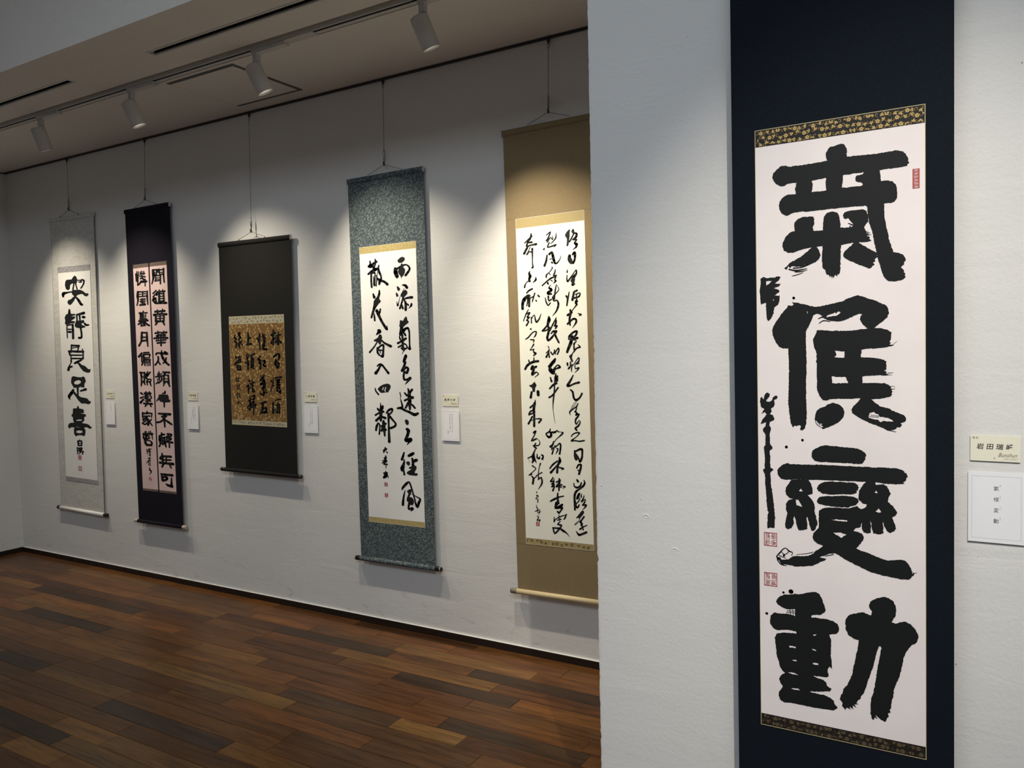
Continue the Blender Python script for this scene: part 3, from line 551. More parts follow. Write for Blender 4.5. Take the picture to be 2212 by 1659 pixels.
  "57,-1072,20 117,-1039,20; 55,-1113,20 131,-1071,23 129,-1097,20; 43,-1154,23 103,-1131,26 61,-1139,33; 52,-1154,26 98,-1192,26 188,-1195,26 304,-1200,29; 102,-1141,23 112,-1178,20; 179,-1033,14 185,-1054,16; 247,-1034,14 242,-1057,16; 140,-1056,20 286,-1057,23; 176,-1069,29 168,-1181,26; 261,-1073,23 261,-1186,23; 180,-1079,20 260,-1084,16; 185,-1115,14 258,-1114,14; 183,-1143,14 256,-1144,14; 181,-1174,20 262,-1175,20",
  "125,-1276,16 130,-1317,20; 227,-1273,16 212,-1321,20; 79,-1297,26 266,-1295,26; 55,-1335,30 179,-1327,20 299,-1338,29; 88,-1346,23 91,-1419,33; 250,-1348,23 241,-1425,23; 112,-1353,13 242,-1353,14; 101,-1383,14 240,-1384,14; 174,-1335,20 172,-1422,20; 91,-1419,23 237,-1419,23; 132,-1414,26 80,-1456,23; 222,-1418,26 251,-1465,20",
  "116,-1537,16 121,-1578,20; 233,-1541,16 226,-1582,20; 65,-1561,23 163,-1554,20; 187,-1560,23 285,-1558,26; 87,-1593,20 145,-1584,20 258,-1588,23; 36,-1625,23 167,-1618,26 300,-1627,26; 91,-1603,16 91,-1655,13; 120,-1594,26 124,-1656,13; 174,-1585,26 168,-1719,20; 225,-1597,23 217,-1658,16; 262,-1598,13 254,-1649,10; 75,-1657,17 270,-1649,16; 97,-1683,23 252,-1680,23",
  "63,-1825,23 80,-1807,20 162,-1811,26 275,-1818,36; 176,-1778,13 170,-1817,30 191,-1868,33 244,-1921,30 302,-1957,26; 236,-1797,30 267,-1813,29; 255,-1869,20 236,-1910,26 190,-1935,16; 102,-1854,23 98,-1903,23 37,-1954,23; 98,-1908,20 136,-1948,19",
  "105,-2038,17 110,-2095,20; 79,-2058,15 81,-2095,15; 112,-2069,17 161,-2064,13; 35,-2100,20 159,-2090,23; 105,-2100,23 106,-2141,20; 67,-2126,15 81,-2157,12; 150,-2110,20 151,-2142,20 88,-2178,20; 80,-2162,17 37,-2188,17; 179,-2043,20 307,-2049,26; 226,-2054,26 200,-2085,26; 196,-2080,26 193,-2183,23; 281,-2080,23 290,-2183,23; 208,-2085,16 281,-2080,16; 213,-2126,13 278,-2126,13; 211,-2157,13 284,-2152,13; 203,-2166,20 284,-2164,20; 202,-2177,23 179,-2213,13; 275,-2171,26 300,-2218,20",
  "207,-2277,17 202,-2300,23 152,-2306,13; P78,-2322 143,-2316 265,-2321 264,-2336 282,-2362 261,-2372 305,-2387 295,-2413 194,-2417 108,-2410 73,-2385 38,-2411 23,-2401 76,-2348; 182,-2409,23 178,-2471,19",
  "61,-2557,23 168,-2560,30 285,-2562,33; 125,-2592,27 165,-2601,27 215,-2585,20; 175,-2565,33 168,-2617,30 173,-2720,21; 164,-2617,27 104,-2655,23 29,-2667,27; 195,-2637,23 250,-2661,27 309,-2686,23",
  "102,-2794,17 109,-2820,30 58,-2837,23; 125,-2819,23 162,-2813,20; 58,-2837,23 63,-2884,34 68,-2936,20 49,-2966,24; 65,-2863,27 164,-2854,23; 152,-2850,23 160,-2912,30 180,-2968,20; 107,-2851,23 117,-2939,27; 79,-2899,15 161,-2891,15; 69,-2926,20 166,-2932,23; 216,-2806,23 296,-2811,23 270,-2835,20 221,-2842,20; 256,-2810,17 188,-2848,20; 204,-2858,20 285,-2860,23; 204,-2863,20 202,-2889,17 284,-2873,17; 244,-2867,17 245,-2971,20; 193,-2905,23 306,-2909,27",
  "97,-3050,17 90,-3087,27 52,-3112,24; 99,-3087,27 265,-3086,30; 55,-3125,20 104,-3123,27; 107,-3091,23 100,-3181,34; 176,-3093,20 166,-3177,23; 104,-3133,20 259,-3128,23; 43,-3170,30 142,-3173,27 300,-3175,37; 117,-3185,24 85,-3221,24; 231,-3184,20 260,-3224,20",
  "58,-3314,24 132,-3315,27 278,-3316,33; 73,-3339,27 86,-3391,34; 81,-3349,30 163,-3344,27 169,-3370,30 102,-3393,27; 260,-3349,17 255,-3422,27 264,-3463,23; 261,-3453,40 188,-3447,30 153,-3434,20",
  "-271,-807,17 -269,-896,13; -244,-783,17 -257,-902,17; -210,-786,13 -228,-862,17 -239,-951,20; -216,-816,13 -226,-831,20; -172,-788,13 -183,-819,17; -146,-782,13 -148,-868,17; -109,-788,15 -108,-824,16; -182,-814,17 -90,-815,16; -193,-839,17 -85,-857,20; -136,-869,17 -187,-876,13; -178,-866,17 -95,-887,16; -121,-890,20 -79,-893,16; -164,-908,30 -217,-947,17; -139,-915,30 -60,-915,23; -89,-913,16 -93,-970,15",
  "-245,-1034,27 -253,-1091,33 -249,-1143,23 -274,-1202,17; -241,-1034,20 -148,-1039,17; -235,-1066,13 -175,-1066,12; -254,-1096,17 -169,-1095,15; -148,-1037,20 -152,-1096,17; -136,-1040,17 -56,-1040,16; -52,-1035,16 -61,-1101,23 -55,-1200,17; -133,-1066,13 -58,-1065,13; -144,-1097,17 -77,-1093,17; -167,-1122,17 -160,-1200,23; -197,-1133,20 -104,-1130,20; -207,-1156,17 -106,-1156,19; -191,-1172,13 -116,-1176,13; -215,-1200,23 -109,-1197,27",
  "-153,-1279,17 -159,-1304,23; -234,-1299,23 -75,-1303,17; -210,-1307,27 -205,-1355,33; -109,-1307,13 -102,-1338,10 -120,-1353,15; -194,-1329,12 -119,-1330,12; -196,-1350,17 -112,-1353,15; -168,-1320,27 -173,-1387,27; -231,-1375,17 -97,-1375,17; -246,-1400,27 -73,-1397,27; -183,-1412,30 -270,-1440,20; -166,-1413,23 -135,-1445,20; -133,-1414,23 -85,-1447,23 -44,-1462,23; -212,-1458,20 -127,-1458,20; -201,-1422,20 -204,-1464,19; -168,-1439,17 -125,-1430,13",
  "-201,-1542,27 -209,-1605,30 -222,-1657,23 -268,-1708,27; -201,-1545,23 -100,-1551,23; -100,-1548,23 -101,-1618,27 -92,-1720,17; -197,-1605,23 -104,-1605,17; -217,-1649,27 -99,-1645,23",
  "-220,-1804,27 -282,-1845,30; -222,-1841,24 -228,-1914,17; -181,-1797,20 -76,-1796,20; -187,-1820,23 -61,-1820,20; -61,-1823,23 -72,-1859,17; -187,-1826,27 -183,-1889,27 -230,-1951,20; -181,-1860,20 -72,-1862,15; -166,-1879,30 -167,-1957,19; -158,-1884,23 -57,-1885,20; -62,-1885,17 -63,-1958,15; -125,-1895,17 -121,-1963,12; -87,-1895,13 -92,-1963,11; -152,-1921,13 -68,-1917,12",
  "-275,-2041,20 -248,-2083,27 -253,-2152,20; -246,-2046,24 -187,-2052,20; -182,-2046,24 -195,-2162,24; -250,-2104,17 -190,-2099,15; -254,-2157,20 -185,-2152,17; -118,-2036,17 -146,-2073,27 -157,-2110,27; -68,-2042,20 -130,-2083,30 -174,-2110,20; -157,-2110,27 -126,-2141,20 -136,-2173,20; -125,-2131,17 -66,-2131,17 -68,-2157,17 -127,-2162,13; -246,-2166,27 -262,-2214,17; -203,-2166,27 -180,-2198,17; -144,-2156,24 -134,-2203,15; -85,-2161,27 -64,-2213,15",
  "-273,-2304,27 -232,-2325,17; -286,-2367,24 -217,-2351,17; -227,-2383,24 -290,-2426,34; -170,-2287,17 -172,-2314,17; -102,-2287,17 -104,-2313,17; -197,-2308,30 -79,-2308,27; -181,-2324,27 -184,-2372,30; -97,-2329,20 -65,-2355,17 -101,-2381,20 -160,-2387,17; -175,-2361,14 -107,-2350,10; -138,-2313,20 -155,-2435,30; -195,-2403,15 -86,-2402,19; -223,-2435,24 -59,-2438,27; -164,-2440,27 -200,-2472,19; -105,-2439,24 -78,-2473,17",
  "-166,-2535,17 -164,-2561,24; -262,-2568,24 -164,-2556,24 -72,-2559,20; -257,-2552,24 -260,-2606,20 -241,-2637,24; -72,-2565,19 -83,-2607,15; -234,-2597,20 -116,-2592,20; -175,-2598,27 -255,-2648,24; -194,-2620,31 -145,-2650,34 -157,-2704,30; -169,-2635,20 -257,-2680,20; -145,-2656,20 -216,-2700,20 -275,-2686,17; -85,-2633,17 -129,-2666,17; -129,-2661,24 -74,-2712,15",
  "-227,-2789,14 -224,-2815,14; -201,-2783,12 -207,-2815,17; -146,-2786,14 -148,-2813,14; -112,-2780,12 -114,-2812,17; -259,-2822,31 -81,-2816,30; -259,-2822,20 -263,-2875,24; -90,-2821,17 -82,-2884,12; -209,-2831,41 -204,-2883,20; -193,-2846,10 -134,-2844,10; -212,-2884,24 -135,-2870,17; -237,-2879,34 -225,-2937,31 -201,-2963,27; -213,-2900,20 -146,-2902,17 -97,-2927,24 -117,-2959,24; -201,-2958,31 -108,-2959,27; -183,-2830,24 -152,-2860,14",
  "-213,-3017,12 -198,-3042,17 -201,-3074,7; -162,-3004,14 -156,-3040,24; -180,-3020,17 -120,-3007,14; -181,-3042,10 -131,-3039,14; -148,-3045,15 -143,-3093,14; -175,-3073,8 -159,-3088,10",
  "-157,-3109,8 -163,-3136,17; -192,-3132,10 -137,-3124,11; -226,-3193,7 -181,-3158,15 -138,-3151,12; -182,-3169,10 -177,-3217,10; -156,-3162,10 -152,-3220,12",
  "-166,-3242,10 -164,-3274,20 -140,-3286,20 -141,-3305,14 -172,-3330,5",
 ],
 's3': [
  "279,-1016,17 271,-1072,22 267,-1175,22; 244,-1071,25 306,-1047,22; 237,-1158,22 275,-1115,25 312,-1103,17; 355,-1031,12 350,-1082,22 346,-1172,25; 313,-1081,17 387,-1066,19; 343,-1099,17 304,-1150,20; 304,-1150,20 347,-1142,22; 354,-1125,22 392,-1153,25",
  "273,-1309,25 305,-1290,22 348,-1279,22 359,-1305,25 342,-1344,17; 302,-1344,25 295,-1387,28 326,-1430,28; 314,-1361,22 349,-1387,22 329,-1430,28",
  "222,-1573,17 222,-1586,17; 254,-1543,11 249,-1599,17 211,-1691,11; 254,-1629,23 269,-1629,8; 288,-1542,20 379,-1533,22; 281,-1560,12 287,-1568,12; 311,-1568,22 354,-1561,22 310,-1590,22 347,-1589,22 309,-1616,22 352,-1619,20 308,-1646,22 344,-1650,22; 314,-1641,25 306,-1689,17; 350,-1658,17 361,-1688,20 331,-1693,17 316,-1676,17; 342,-1697,22 363,-1712,20",
  "243,-1816,20 239,-1842,20 235,-1934,23; 242,-1916,14 268,-1885,8; 278,-1794,14 321,-1782,17 357,-1779,17; 282,-1846,14 337,-1835,17; 320,-1810,11 312,-1845,14; 306,-1841,17 299,-1932,17; 337,-1835,20 339,-1931,20; 305,-1867,17 342,-1861,14; 307,-1893,14 341,-1887,11; 306,-1923,20 339,-1922,17; 274,-1889,8 281,-1932,9",
  "16,-1098,17 21,-1115,17; 58,-1055,23 45,-1137,26; 57,-1155,17 57,-1229,16; 55,-1068,17 73,-1086,11; 105,-1056,17 110,-1091,23; 130,-1061,14 127,-1121,28 148,-1139,17; 104,-1086,20 153,-1100,14 115,-1125,17; 126,-1143,23 118,-1182,34 98,-1221,17; 106,-1177,17 134,-1182,23; 118,-1199,17 123,-1225,23 166,-1226,25",
  "57,-1303,17 24,-1338,23 55,-1347,23 41,-1378,23 57,-1382,23 54,-1443,23; 86,-1360,14 124,-1352,23 129,-1369,23 103,-1400,20 121,-1413,20 146,-1413,20",
  "54,-1518,14 60,-1531,14; 107,-1515,17 84,-1548,28 52,-1571,23; 89,-1570,40 107,-1588,34 50,-1619,23 101,-1596,23 126,-1592,17; 94,-1596,26 112,-1627,34 73,-1667,20 104,-1653,23 140,-1683,14; 91,-1671,17 102,-1710,26 88,-1741,23; 39,-1716,17 57,-1728,17 82,-1732,17; 133,-1705,20 142,-1709,17; 131,-1609,17 111,-1644,23",
  "53,-1830,23 122,-1815,26; 78,-1833,26 70,-1882,23 35,-1953,14; 62,-1900,17 70,-1939,20; 75,-1895,20 126,-1880,23 125,-1907,20 92,-1934,23 142,-1928,23",
  "-127,-1033,17 -127,-1104,26 -133,-1166,23; -124,-1104,17 -98,-1096,23; -153,-1170,23 -82,-1162,26",
  "-161,-1280,14 -160,-1329,20; -164,-1289,14 -132,-1276,14 -140,-1320,14 -160,-1324,17; -191,-1377,17 -129,-1364,17; -148,-1342,20 -143,-1391,26 -146,-1453,20; -101,-1298,17 -36,-1277,23; -75,-1298,17 -89,-1320,20; -83,-1320,20 -93,-1408,20; -83,-1325,17 -58,-1329,20 -61,-1408,23; -84,-1356,11 -62,-1356,11; -85,-1382,11 -63,-1382,11; -87,-1417,26 -101,-1435,14; -81,-1417,23 -50,-1444,17",
  "-145,-1573,17 -120,-1586,20; -177,-1648,17 -148,-1630,20 -150,-1675,20 -152,-1724,12; -137,-1670,14 -104,-1647,9; -84,-1563,8 -80,-1607,20 -79,-1656,17; -115,-1612,17 -47,-1598,17; -103,-1630,12 -84,-1625,17; -85,-1669,20 -81,-1705,17 -52,-1695,17 -60,-1673,14 -83,-1674,14",
  "-125,-1763,14 -130,-1816,23 -126,-1852,23 -135,-1910,17 -172,-1880,17 -112,-1838,14; -156,-1804,17 -117,-1794,14; -102,-1758,14 -57,-1748,23 -65,-1784,20 -97,-1789,17; -121,-1887,14 -55,-1846,20 -36,-1854,17 -63,-1886,12; -86,-1820,29 -94,-1869,20; -72,-1806,20 -76,-1961,14; -92,-1824,17 -60,-1819,17",
  "-342,-1060,17 -360,-1091,17 -331,-1100,23 -352,-1136,17 -326,-1141,17 -335,-1199,20; -296,-1043,17 -263,-1035,20 -277,-1066,23 -252,-1088,20 -289,-1106,20; -279,-1110,17 -274,-1208,17; -301,-1154,14 -292,-1181,17; -268,-1146,14 -234,-1120,12 -255,-1146,12 -227,-1173,17",
  "-340,-1297,15 -335,-1324,23; -347,-1315,17 -256,-1306,14; -281,-1297,14 -296,-1328,17; -263,-1328,17 -330,-1368,23 -364,-1395,23; -351,-1386,17 -265,-1360,23; -270,-1346,14 -262,-1364,17; -322,-1404,17 -321,-1458,20; -319,-1413,17 -273,-1409,17 -276,-1458,17; -326,-1409,23 -318,-1458,20; -273,-1409,17 -275,-1453,23 -308,-1451,15; -314,-1431,12 -274,-1427,12",
  "-341,-1539,7 -347,-1588,11; -355,-1552,9 -332,-1548,9; -354,-1586,7 -336,-1565,7; -312,-1538,7 -311,-1588,12; -326,-1556,9 -293,-1552,9; -327,-1583,12 -288,-1585,10",
  "-336,-1628,9 -335,-1687,12; -343,-1646,7 -323,-1637,9; -345,-1682,9 -318,-1664,7; -310,-1628,10 -297,-1628,10 -311,-1659,8; -304,-1650,9 -299,-1686,8 -279,-1679,6",
  "-340,-1723,9 -336,-1781,9; -354,-1745,9 -301,-1726,9; -321,-1727,9 -302,-1749,10 -329,-1767,9; -309,-1749,9 -284,-1780,9",
  "-321,-1807,7 -325,-1825,13 -343,-1844,9; -319,-1825,11 -293,-1843,9 -268,-1858,7",
 ],
 's4': [
  "P131,-873 138,-859 170,-840 196,-835 223,-847 225,-866 206,-884 181,-894 149,-892; 100,-942,26 105,-980,43 122,-1025,34; 115,-951,26 154,-934,17 192,-922,23 236,-916,14 266,-933,17 280,-959,20 257,-991,23 228,-1018,25; P171,-906 187,-897 202,-913 204,-938 225,-959 220,-993 200,-1021 181,-1030 171,-1048 166,-1024 145,-1002 133,-972 147,-948 173,-931",
  "P111,-1123 124,-1117 151,-1138 154,-1153 141,-1167 119,-1158; P98,-1184 109,-1177 130,-1203 129,-1216 110,-1225 99,-1209; 107,-1266,3 116,-1309,17 129,-1283,8 154,-1215,4 207,-1144,5; 187,-1111,14 221,-1118,26 239,-1141,26; P222,-1158 243,-1178 242,-1200 197,-1235 160,-1225 161,-1196 188,-1168; 197,-1249,14 241,-1240,20 296,-1238,28; 188,-1237,20 170,-1280,17 143,-1338,20; 163,-1304,23 180,-1340,20; 199,-1257,14 217,-1292,23 214,-1356,26; 235,-1298,14 250,-1311,17; 288,-1299,17 284,-1318,20 252,-1343,3",
  "P214,-1419 226,-1429 232,-1457 249,-1475 237,-1486 198,-1509 172,-1528 141,-1527 126,-1511 133,-1492 138,-1457 154,-1453 175,-1464 195,-1435; 157,-1523,32 146,-1567,29 141,-1594,34; 145,-1587,34 177,-1558,34 206,-1539,23 234,-1536,23 249,-1571,17 249,-1635,17 249,-1708,17 248,-1738,29 233,-1728,11; 125,-1611,11 130,-1631,17 139,-1651,14; 189,-1588,23 203,-1608,17; 148,-1656,17 205,-1636,23; 163,-1602,20 163,-1666,23 163,-1741,26; 103,-1679,23 148,-1663,17 186,-1652,17; 107,-1719,17 152,-1701,17; 145,-1730,17 214,-1732,17 209,-1702,14 184,-1687,17; 201,-1732,14 175,-1756,10 149,-1787,3",
  "195,-1801,23 195,-1811,32 178,-1845,29 171,-1865,26; 186,-1870,26 175,-1900,23 142,-1954,26; 148,-1949,29 200,-1920,23 221,-1940,23 200,-1974,29; 173,-1964,23 161,-2004,20 169,-2039,23 201,-2041,20 242,-2024,26; 245,-2029,23 199,-2069,14 177,-2088,5",
  "212,-2133,17 218,-2153,20 213,-2198,20; 167,-2173,17 194,-2198,23; 259,-2141,26 239,-2163,20 225,-2198,23; 164,-2248,20 218,-2228,23 265,-2217,29; 225,-2198,35 226,-2257,35 226,-2334,20; 210,-2272,29 170,-2323,17; 234,-2277,14 265,-2297,20 288,-2321,20; 107,-2168,9 115,-2203,10 111,-2228,5 119,-2253,13 130,-2288,17 133,-2308,20; 72,-2326,20 119,-2323,29 156,-2343,23 218,-2362,26 280,-2386,32 323,-2373,23",
  "P155,-2448 168,-2436 190,-2437 208,-2457 204,-2484 185,-2494 166,-2480; 180,-2532,29 198,-2546,35 187,-2587,29 163,-2642,35 188,-2642,35 223,-2630,32 225,-2645,23 196,-2666,17 173,-2692,3",
  "135,-2766,15 121,-2802,23 104,-2838,26; 132,-2837,12 131,-2867,20 106,-2924,41 102,-2946,29; 122,-2943,18 129,-2988,20; P153,-2861 179,-2852 201,-2856 206,-2881 187,-2897 165,-2885; 191,-2797,26 226,-2782,32 251,-2769,26; 234,-2822,20 242,-2852,26 240,-2892,29; 242,-2852,29 286,-2835,32; P186,-2914 208,-2903 234,-2897 265,-2888 286,-2899 282,-2924 262,-2950 262,-2968 287,-2964 302,-2976 279,-2992 248,-2991 192,-2989 161,-2976 162,-2961 220,-2928 189,-2924",
  "91,-3146,7 104,-3120,23 151,-3077,26 183,-3058,15 198,-3079,18 215,-3123,17 240,-3197,15 261,-3275,20 279,-3299,26 299,-3257,26 316,-3221,20 283,-3204,12 209,-3174,6; 132,-3144,7 114,-3200,18 102,-3257,24 97,-3293,26; P151,-3153 180,-3133 205,-3129 216,-3143 203,-3174 183,-3211 214,-3209 238,-3237 237,-3267 217,-3291 189,-3286 180,-3271 174,-3262 149,-3253 147,-3228 172,-3176; 180,-3266,23 170,-3302,21 171,-3332,18 213,-3317,23 216,-3329,23 193,-3348,7",
  "-218,-845,15 -217,-880,23 -237,-896,26 -204,-896,35 -174,-871,23 -131,-857,20; -152,-825,7 -147,-850,20 -151,-880,14 -176,-918,26; -247,-973,20 -207,-951,26 -154,-933,35 -127,-927,20; -207,-961,20 -211,-1047,20 -207,-1107,20; -194,-967,17 -162,-965,17 -160,-1000,12 -170,-1090,23; -179,-998,9 -178,-1029,12 -180,-1084,15; -143,-991,9 -139,-1037,12 -148,-1101,10; -106,-894,12 -114,-933,23 -97,-974,23 -79,-1021,17 -100,-1054,29 -108,-1084,20; -132,-1027,23 -94,-1045,29 -43,-1063,23 -5,-1091,29; -122,-953,8 -134,-1002,7 -128,-1027,14",
  "-111,-1146,15 -113,-1179,23 -134,-1223,29 -156,-1267,52 -184,-1316,29 -225,-1410,21; -191,-1176,17 -179,-1210,29; P-157,-1216 -133,-1198 -121,-1221 -96,-1250 -103,-1265 -144,-1288 -176,-1286 -192,-1265 -188,-1247; -187,-1372,9 -185,-1408,18 -183,-1443,18; -153,-1344,32 -135,-1380,32 -105,-1437,26 -62,-1499,26 -31,-1535,26 -29,-1500,5; -106,-1331,17 -114,-1361,20 -128,-1380,23",
  "-136,-1546,35 -123,-1557,35 -150,-1571,23 -167,-1586,12; P-131,-1582 -105,-1588 -93,-1618 -107,-1638 -112,-1683 -135,-1688 -148,-1667 -167,-1656 -199,-1653 -209,-1640 -185,-1630 -152,-1616; -107,-1643,20 -63,-1675,20 12,-1707,29; -160,-1657,15 -202,-1706,15 -264,-1760,21; -163,-1717,15 -162,-1763,21 -137,-1794,18; -157,-1727,23 -116,-1698,18 -84,-1694,23 -86,-1749,20 -98,-1805,29 -121,-1799,15; -144,-1743,18 -92,-1744,15; -128,-1748,12 -126,-1774,9",
  "-171,-1902,15 -138,-1885,21 -106,-1895,23 -75,-1926,20 -31,-1974,26; -132,-1900,21 -160,-1940,24 -194,-1973,35",
  "-208,-2128,12 -202,-2154,15 -168,-2189,18; P-179,-2136 -148,-2108 -101,-2088 -49,-2079 -17,-2088 -5,-2108 -16,-2133 -40,-2166 -72,-2169 -78,-2149 -64,-2118 -73,-2111 -91,-2149 -76,-2169 -131,-2174 -150,-2164 -169,-2146|-120,-2136 -99,-2113 -93,-2118 -110,-2149",
  "-146,-2276,8 -144,-2311,18 -146,-2367,35 -150,-2454,24; -188,-2332,18 -169,-2352,24; -118,-2306,21 -125,-2331,24 -146,-2352,24; -217,-2399,21 -173,-2378,18 -113,-2362,24; -210,-2455,27 -175,-2429,24 -141,-2403,24; -142,-2413,24 -90,-2427,27; -184,-2480,18 -206,-2511,24 -217,-2553,21; -185,-2485,18 -165,-2500,15 -176,-2592,18; -115,-2458,24 -113,-2494,35 -105,-2606,18; -153,-2510,12 -86,-2483,21; -148,-2556,21 -89,-2544,24; -133,-2505,18 -142,-2556,18; -72,-2374,18 -41,-2346,23 -2,-2335,26 3,-2355,15 -24,-2381,18; -46,-2386,29 -49,-2452,21 -49,-2528,21 -49,-2665,29; -31,-2411,26 12,-2451,20 40,-2480,20 29,-2506,23 -24,-2527,24",
  "-128,-2757,18 -91,-2740,21; -104,-2725,12 -111,-2751,18 -129,-2777,12; -92,-2766,11 -77,-2780,12",
  "-101,-2809,12 -105,-2837,24 -123,-2864,18 -153,-2888,9; -121,-2833,15 -95,-2829,15; -152,-2859,7 -96,-2855,12; -116,-2869,12 -90,-2862,15 -131,-2895,15 -85,-2895,15; -101,-2899,11 -105,-2940,6",
  "-108,-2965,9 -112,-2986,21 -129,-2997,15; -135,-2987,15 -92,-2982,18 -120,-3012,21 -137,-3033,21 -104,-3021,18 -93,-3005,12; -89,-2995,9 -78,-3030,9",
 ],
 's5': [
  "P137,-988 152,-964 182,-941 189,-951 183,-976 182,-1006 173,-1048 170,-1074 160,-1088 148,-1082 154,-1046 155,-1020 141,-1002; P201,-956 216,-941 225,-950 231,-977 212,-983 200,-969; 178,-1049,15 198,-1025,13 224,-984,13 248,-987,18 242,-1016,21 212,-1035,13 246,-1038,15 226,-1066,15 245,-1077,26 239,-1102,15 207,-1120,4",
  "176,-1169,26 173,-1203,31 189,-1231,26; P179,-1178 202,-1202 199,-1223 186,-1237 168,-1220 164,-1194; 203,-1163,13 223,-1148,26 227,-1178,21 221,-1212,18 206,-1232,26",
  "151,-1286,5 148,-1309,13; 147,-1335,8 143,-1365,10 150,-1388,16 182,-1355,13 222,-1307,8 235,-1299,13 236,-1325,15 211,-1353,26 191,-1382,21; 191,-1386,26 211,-1375,21 195,-1421,21 219,-1414,8; P187,-1373 216,-1345 217,-1397 209,-1422 190,-1412",
  "131,-1512,16 142,-1530,16; 161,-1480,8 153,-1514,13 144,-1548,16 135,-1595,13; 207,-1483,16 236,-1472,18; 207,-1487,18 190,-1551,21; 225,-1505,13 264,-1495,10 254,-1525,15 210,-1535,16; 230,-1506,9 231,-1558,10; 234,-1548,10 219,-1568,16 238,-1563,13 218,-1581,13 232,-1589,16 202,-1624,8 177,-1648,10",
  "166,-1635,16 170,-1661,21 158,-1708,18 155,-1743,21; 140,-1679,21 182,-1657,16; 137,-1755,18 162,-1734,16 194,-1714,18 218,-1720,18 217,-1750,16 180,-1792,3; 157,-1743,18 161,-1767,13; 239,-1669,6 268,-1681,15 248,-1689,6",
  "145,-1890,13 151,-1860,18 195,-1827,18 222,-1824,21 214,-1854,16 184,-1879,21; 175,-1865,26 163,-1917,29 137,-1969,24 124,-1999,21; 189,-1888,21 227,-1880,23; 193,-1896,10 217,-1906,8 197,-1923,13 192,-1936,16; 192,-1944,13 195,-1984,16 220,-1967,13 249,-1959,16 230,-1937,6; 195,-1992,13 175,-2013,8 164,-2031,16",
  "P140,-2034 165,-2017 177,-2018 169,-2048 180,-2079 167,-2092 149,-2056; 123,-2095,16 125,-2113,16; 153,-2087,13 149,-2126,10 131,-2146,13; 136,-2139,18 172,-2105,8; 171,-2114,6 161,-2144,10 162,-2170,7; 176,-2118,6 231,-2050,10 233,-2080,13 201,-2106,10 235,-2098,10; 195,-2114,8 199,-2145,10 231,-2137,13 223,-2154,10 191,-2179,4",
  "176,-2201,9 152,-2242,18 119,-2290,24 136,-2294,16 185,-2275,16 229,-2265,21",
  "145,-2327,13 166,-2347,18 172,-2387,18 181,-2408,18 200,-2417,21 234,-2395,16 255,-2360,16; 195,-2426,3 164,-2461,4 136,-2509,4; 204,-2430,3 174,-2470,4 143,-2509,4",
  "213,-2448,10 198,-2474,13 158,-2500,11 131,-2523,13 137,-2549,4; 203,-2465,10 192,-2509,11 182,-2518,13 201,-2531,16 191,-2548,16 220,-2539,13 215,-2553,13; 210,-2561,16 189,-2583,16 184,-2614,13 193,-2627,11 218,-2596,8 230,-2609,10 212,-2640,16 182,-2663,18 194,-2680,16",
  "138,-2738,8 156,-2716,11 190,-2702,12 219,-2703,13 189,-2737,8 142,-2769,13; 142,-2773,19 183,-2772,11 217,-2776,13 263,-2768,13",
  "P161,-2854 171,-2853 177,-2875 203,-2905 207,-2918 192,-2941 177,-2948 163,-2933 157,-2902; 175,-2866,16 215,-2847,18 239,-2847,21 240,-2886,16 236,-2917,18 216,-2953,21 205,-2922,11",
  "183,-3011,13 200,-2984,16 225,-2981,18 219,-3018,18 203,-3063,19; 194,-3028,11 206,-3037,13",
  "182,-3115,16 191,-3128,21; 151,-3145,8 155,-3172,13 179,-3183,19 209,-3169,16 224,-3137,11; 249,-3114,8 256,-3140,16 238,-3167,18 203,-3195,13 173,-3215,19 155,-3251,19 153,-3309,19 153,-3380,16",
  "156,-3308,19 164,-3352,21 183,-3355,16 196,-3332,11; 171,-3285,8 187,-3248,13 202,-3234,16 181,-3275,24; 162,-3334,8 195,-3296,11 205,-3274,8; 221,-3233,6 218,-3264,13; 245,-3249,8 239,-3271,11 219,-3304,13 248,-3284,8 258,-3283,6 248,-3310,13 228,-3334,11 261,-3329,16 256,-3345,13 229,-3373,5",
  "P226,-3378 240,-3386 242,-3399 230,-3417 205,-3446 194,-3464 185,-3447 165,-3456 163,-3447 191,-3416 211,-3392; 239,-3434,16 214,-3467,13 203,-3481,19; 199,-3462,3 174,-3484,4 146,-3508,5; 204,-3470,3 179,-3490,4 149,-3515,5; 203,-3481,21 217,-3502,19 207,-3512,11 221,-3520,13; 265,-3507,8 231,-3523,11 196,-3548,16; 221,-3524,13 228,-3552,11; 159,-3569,7 180,-3594,19 195,-3597,19 258,-3569,19",
  "-45,-971,8 -4,-947,13 -31,-1001,13 -47,-1017,13; -37,-1031,13 -6,-995,10 13,-1015,8; 52,-962,5 48,-1001,13 22,-1029,10 -3,-1048,6; 14,-984,6 18,-1011,10; -18,-1038,13 -36,-1075,13 6,-1071,13 48,-1062,13 26,-1081,5; -69,-1083,11 -74,-1091,16",
  "-44,-1145,13 -53,-1192,18 -72,-1234,21; -21,-1138,21 4,-1123,18 13,-1154,24 22,-1194,24 33,-1222,18 55,-1219,13 81,-1191,8 94,-1162,4; -18,-1182,8 2,-1179,6; 1,-1210,16 6,-1217,13",
  "0,-1251,8 4,-1263,10 -27,-1295,7 -55,-1315,13 -58,-1337,13; -27,-1304,9 -20,-1318,9; 33,-1278,10 25,-1308,13 12,-1325,10 42,-1327,13; -101,-1406,13 -65,-1380,13 -14,-1349,16 36,-1335,13; -45,-1386,16 -43,-1395,16; -14,-1366,8 0,-1374,10; 36,-1340,13 25,-1365,13 35,-1375,16 15,-1391,10",
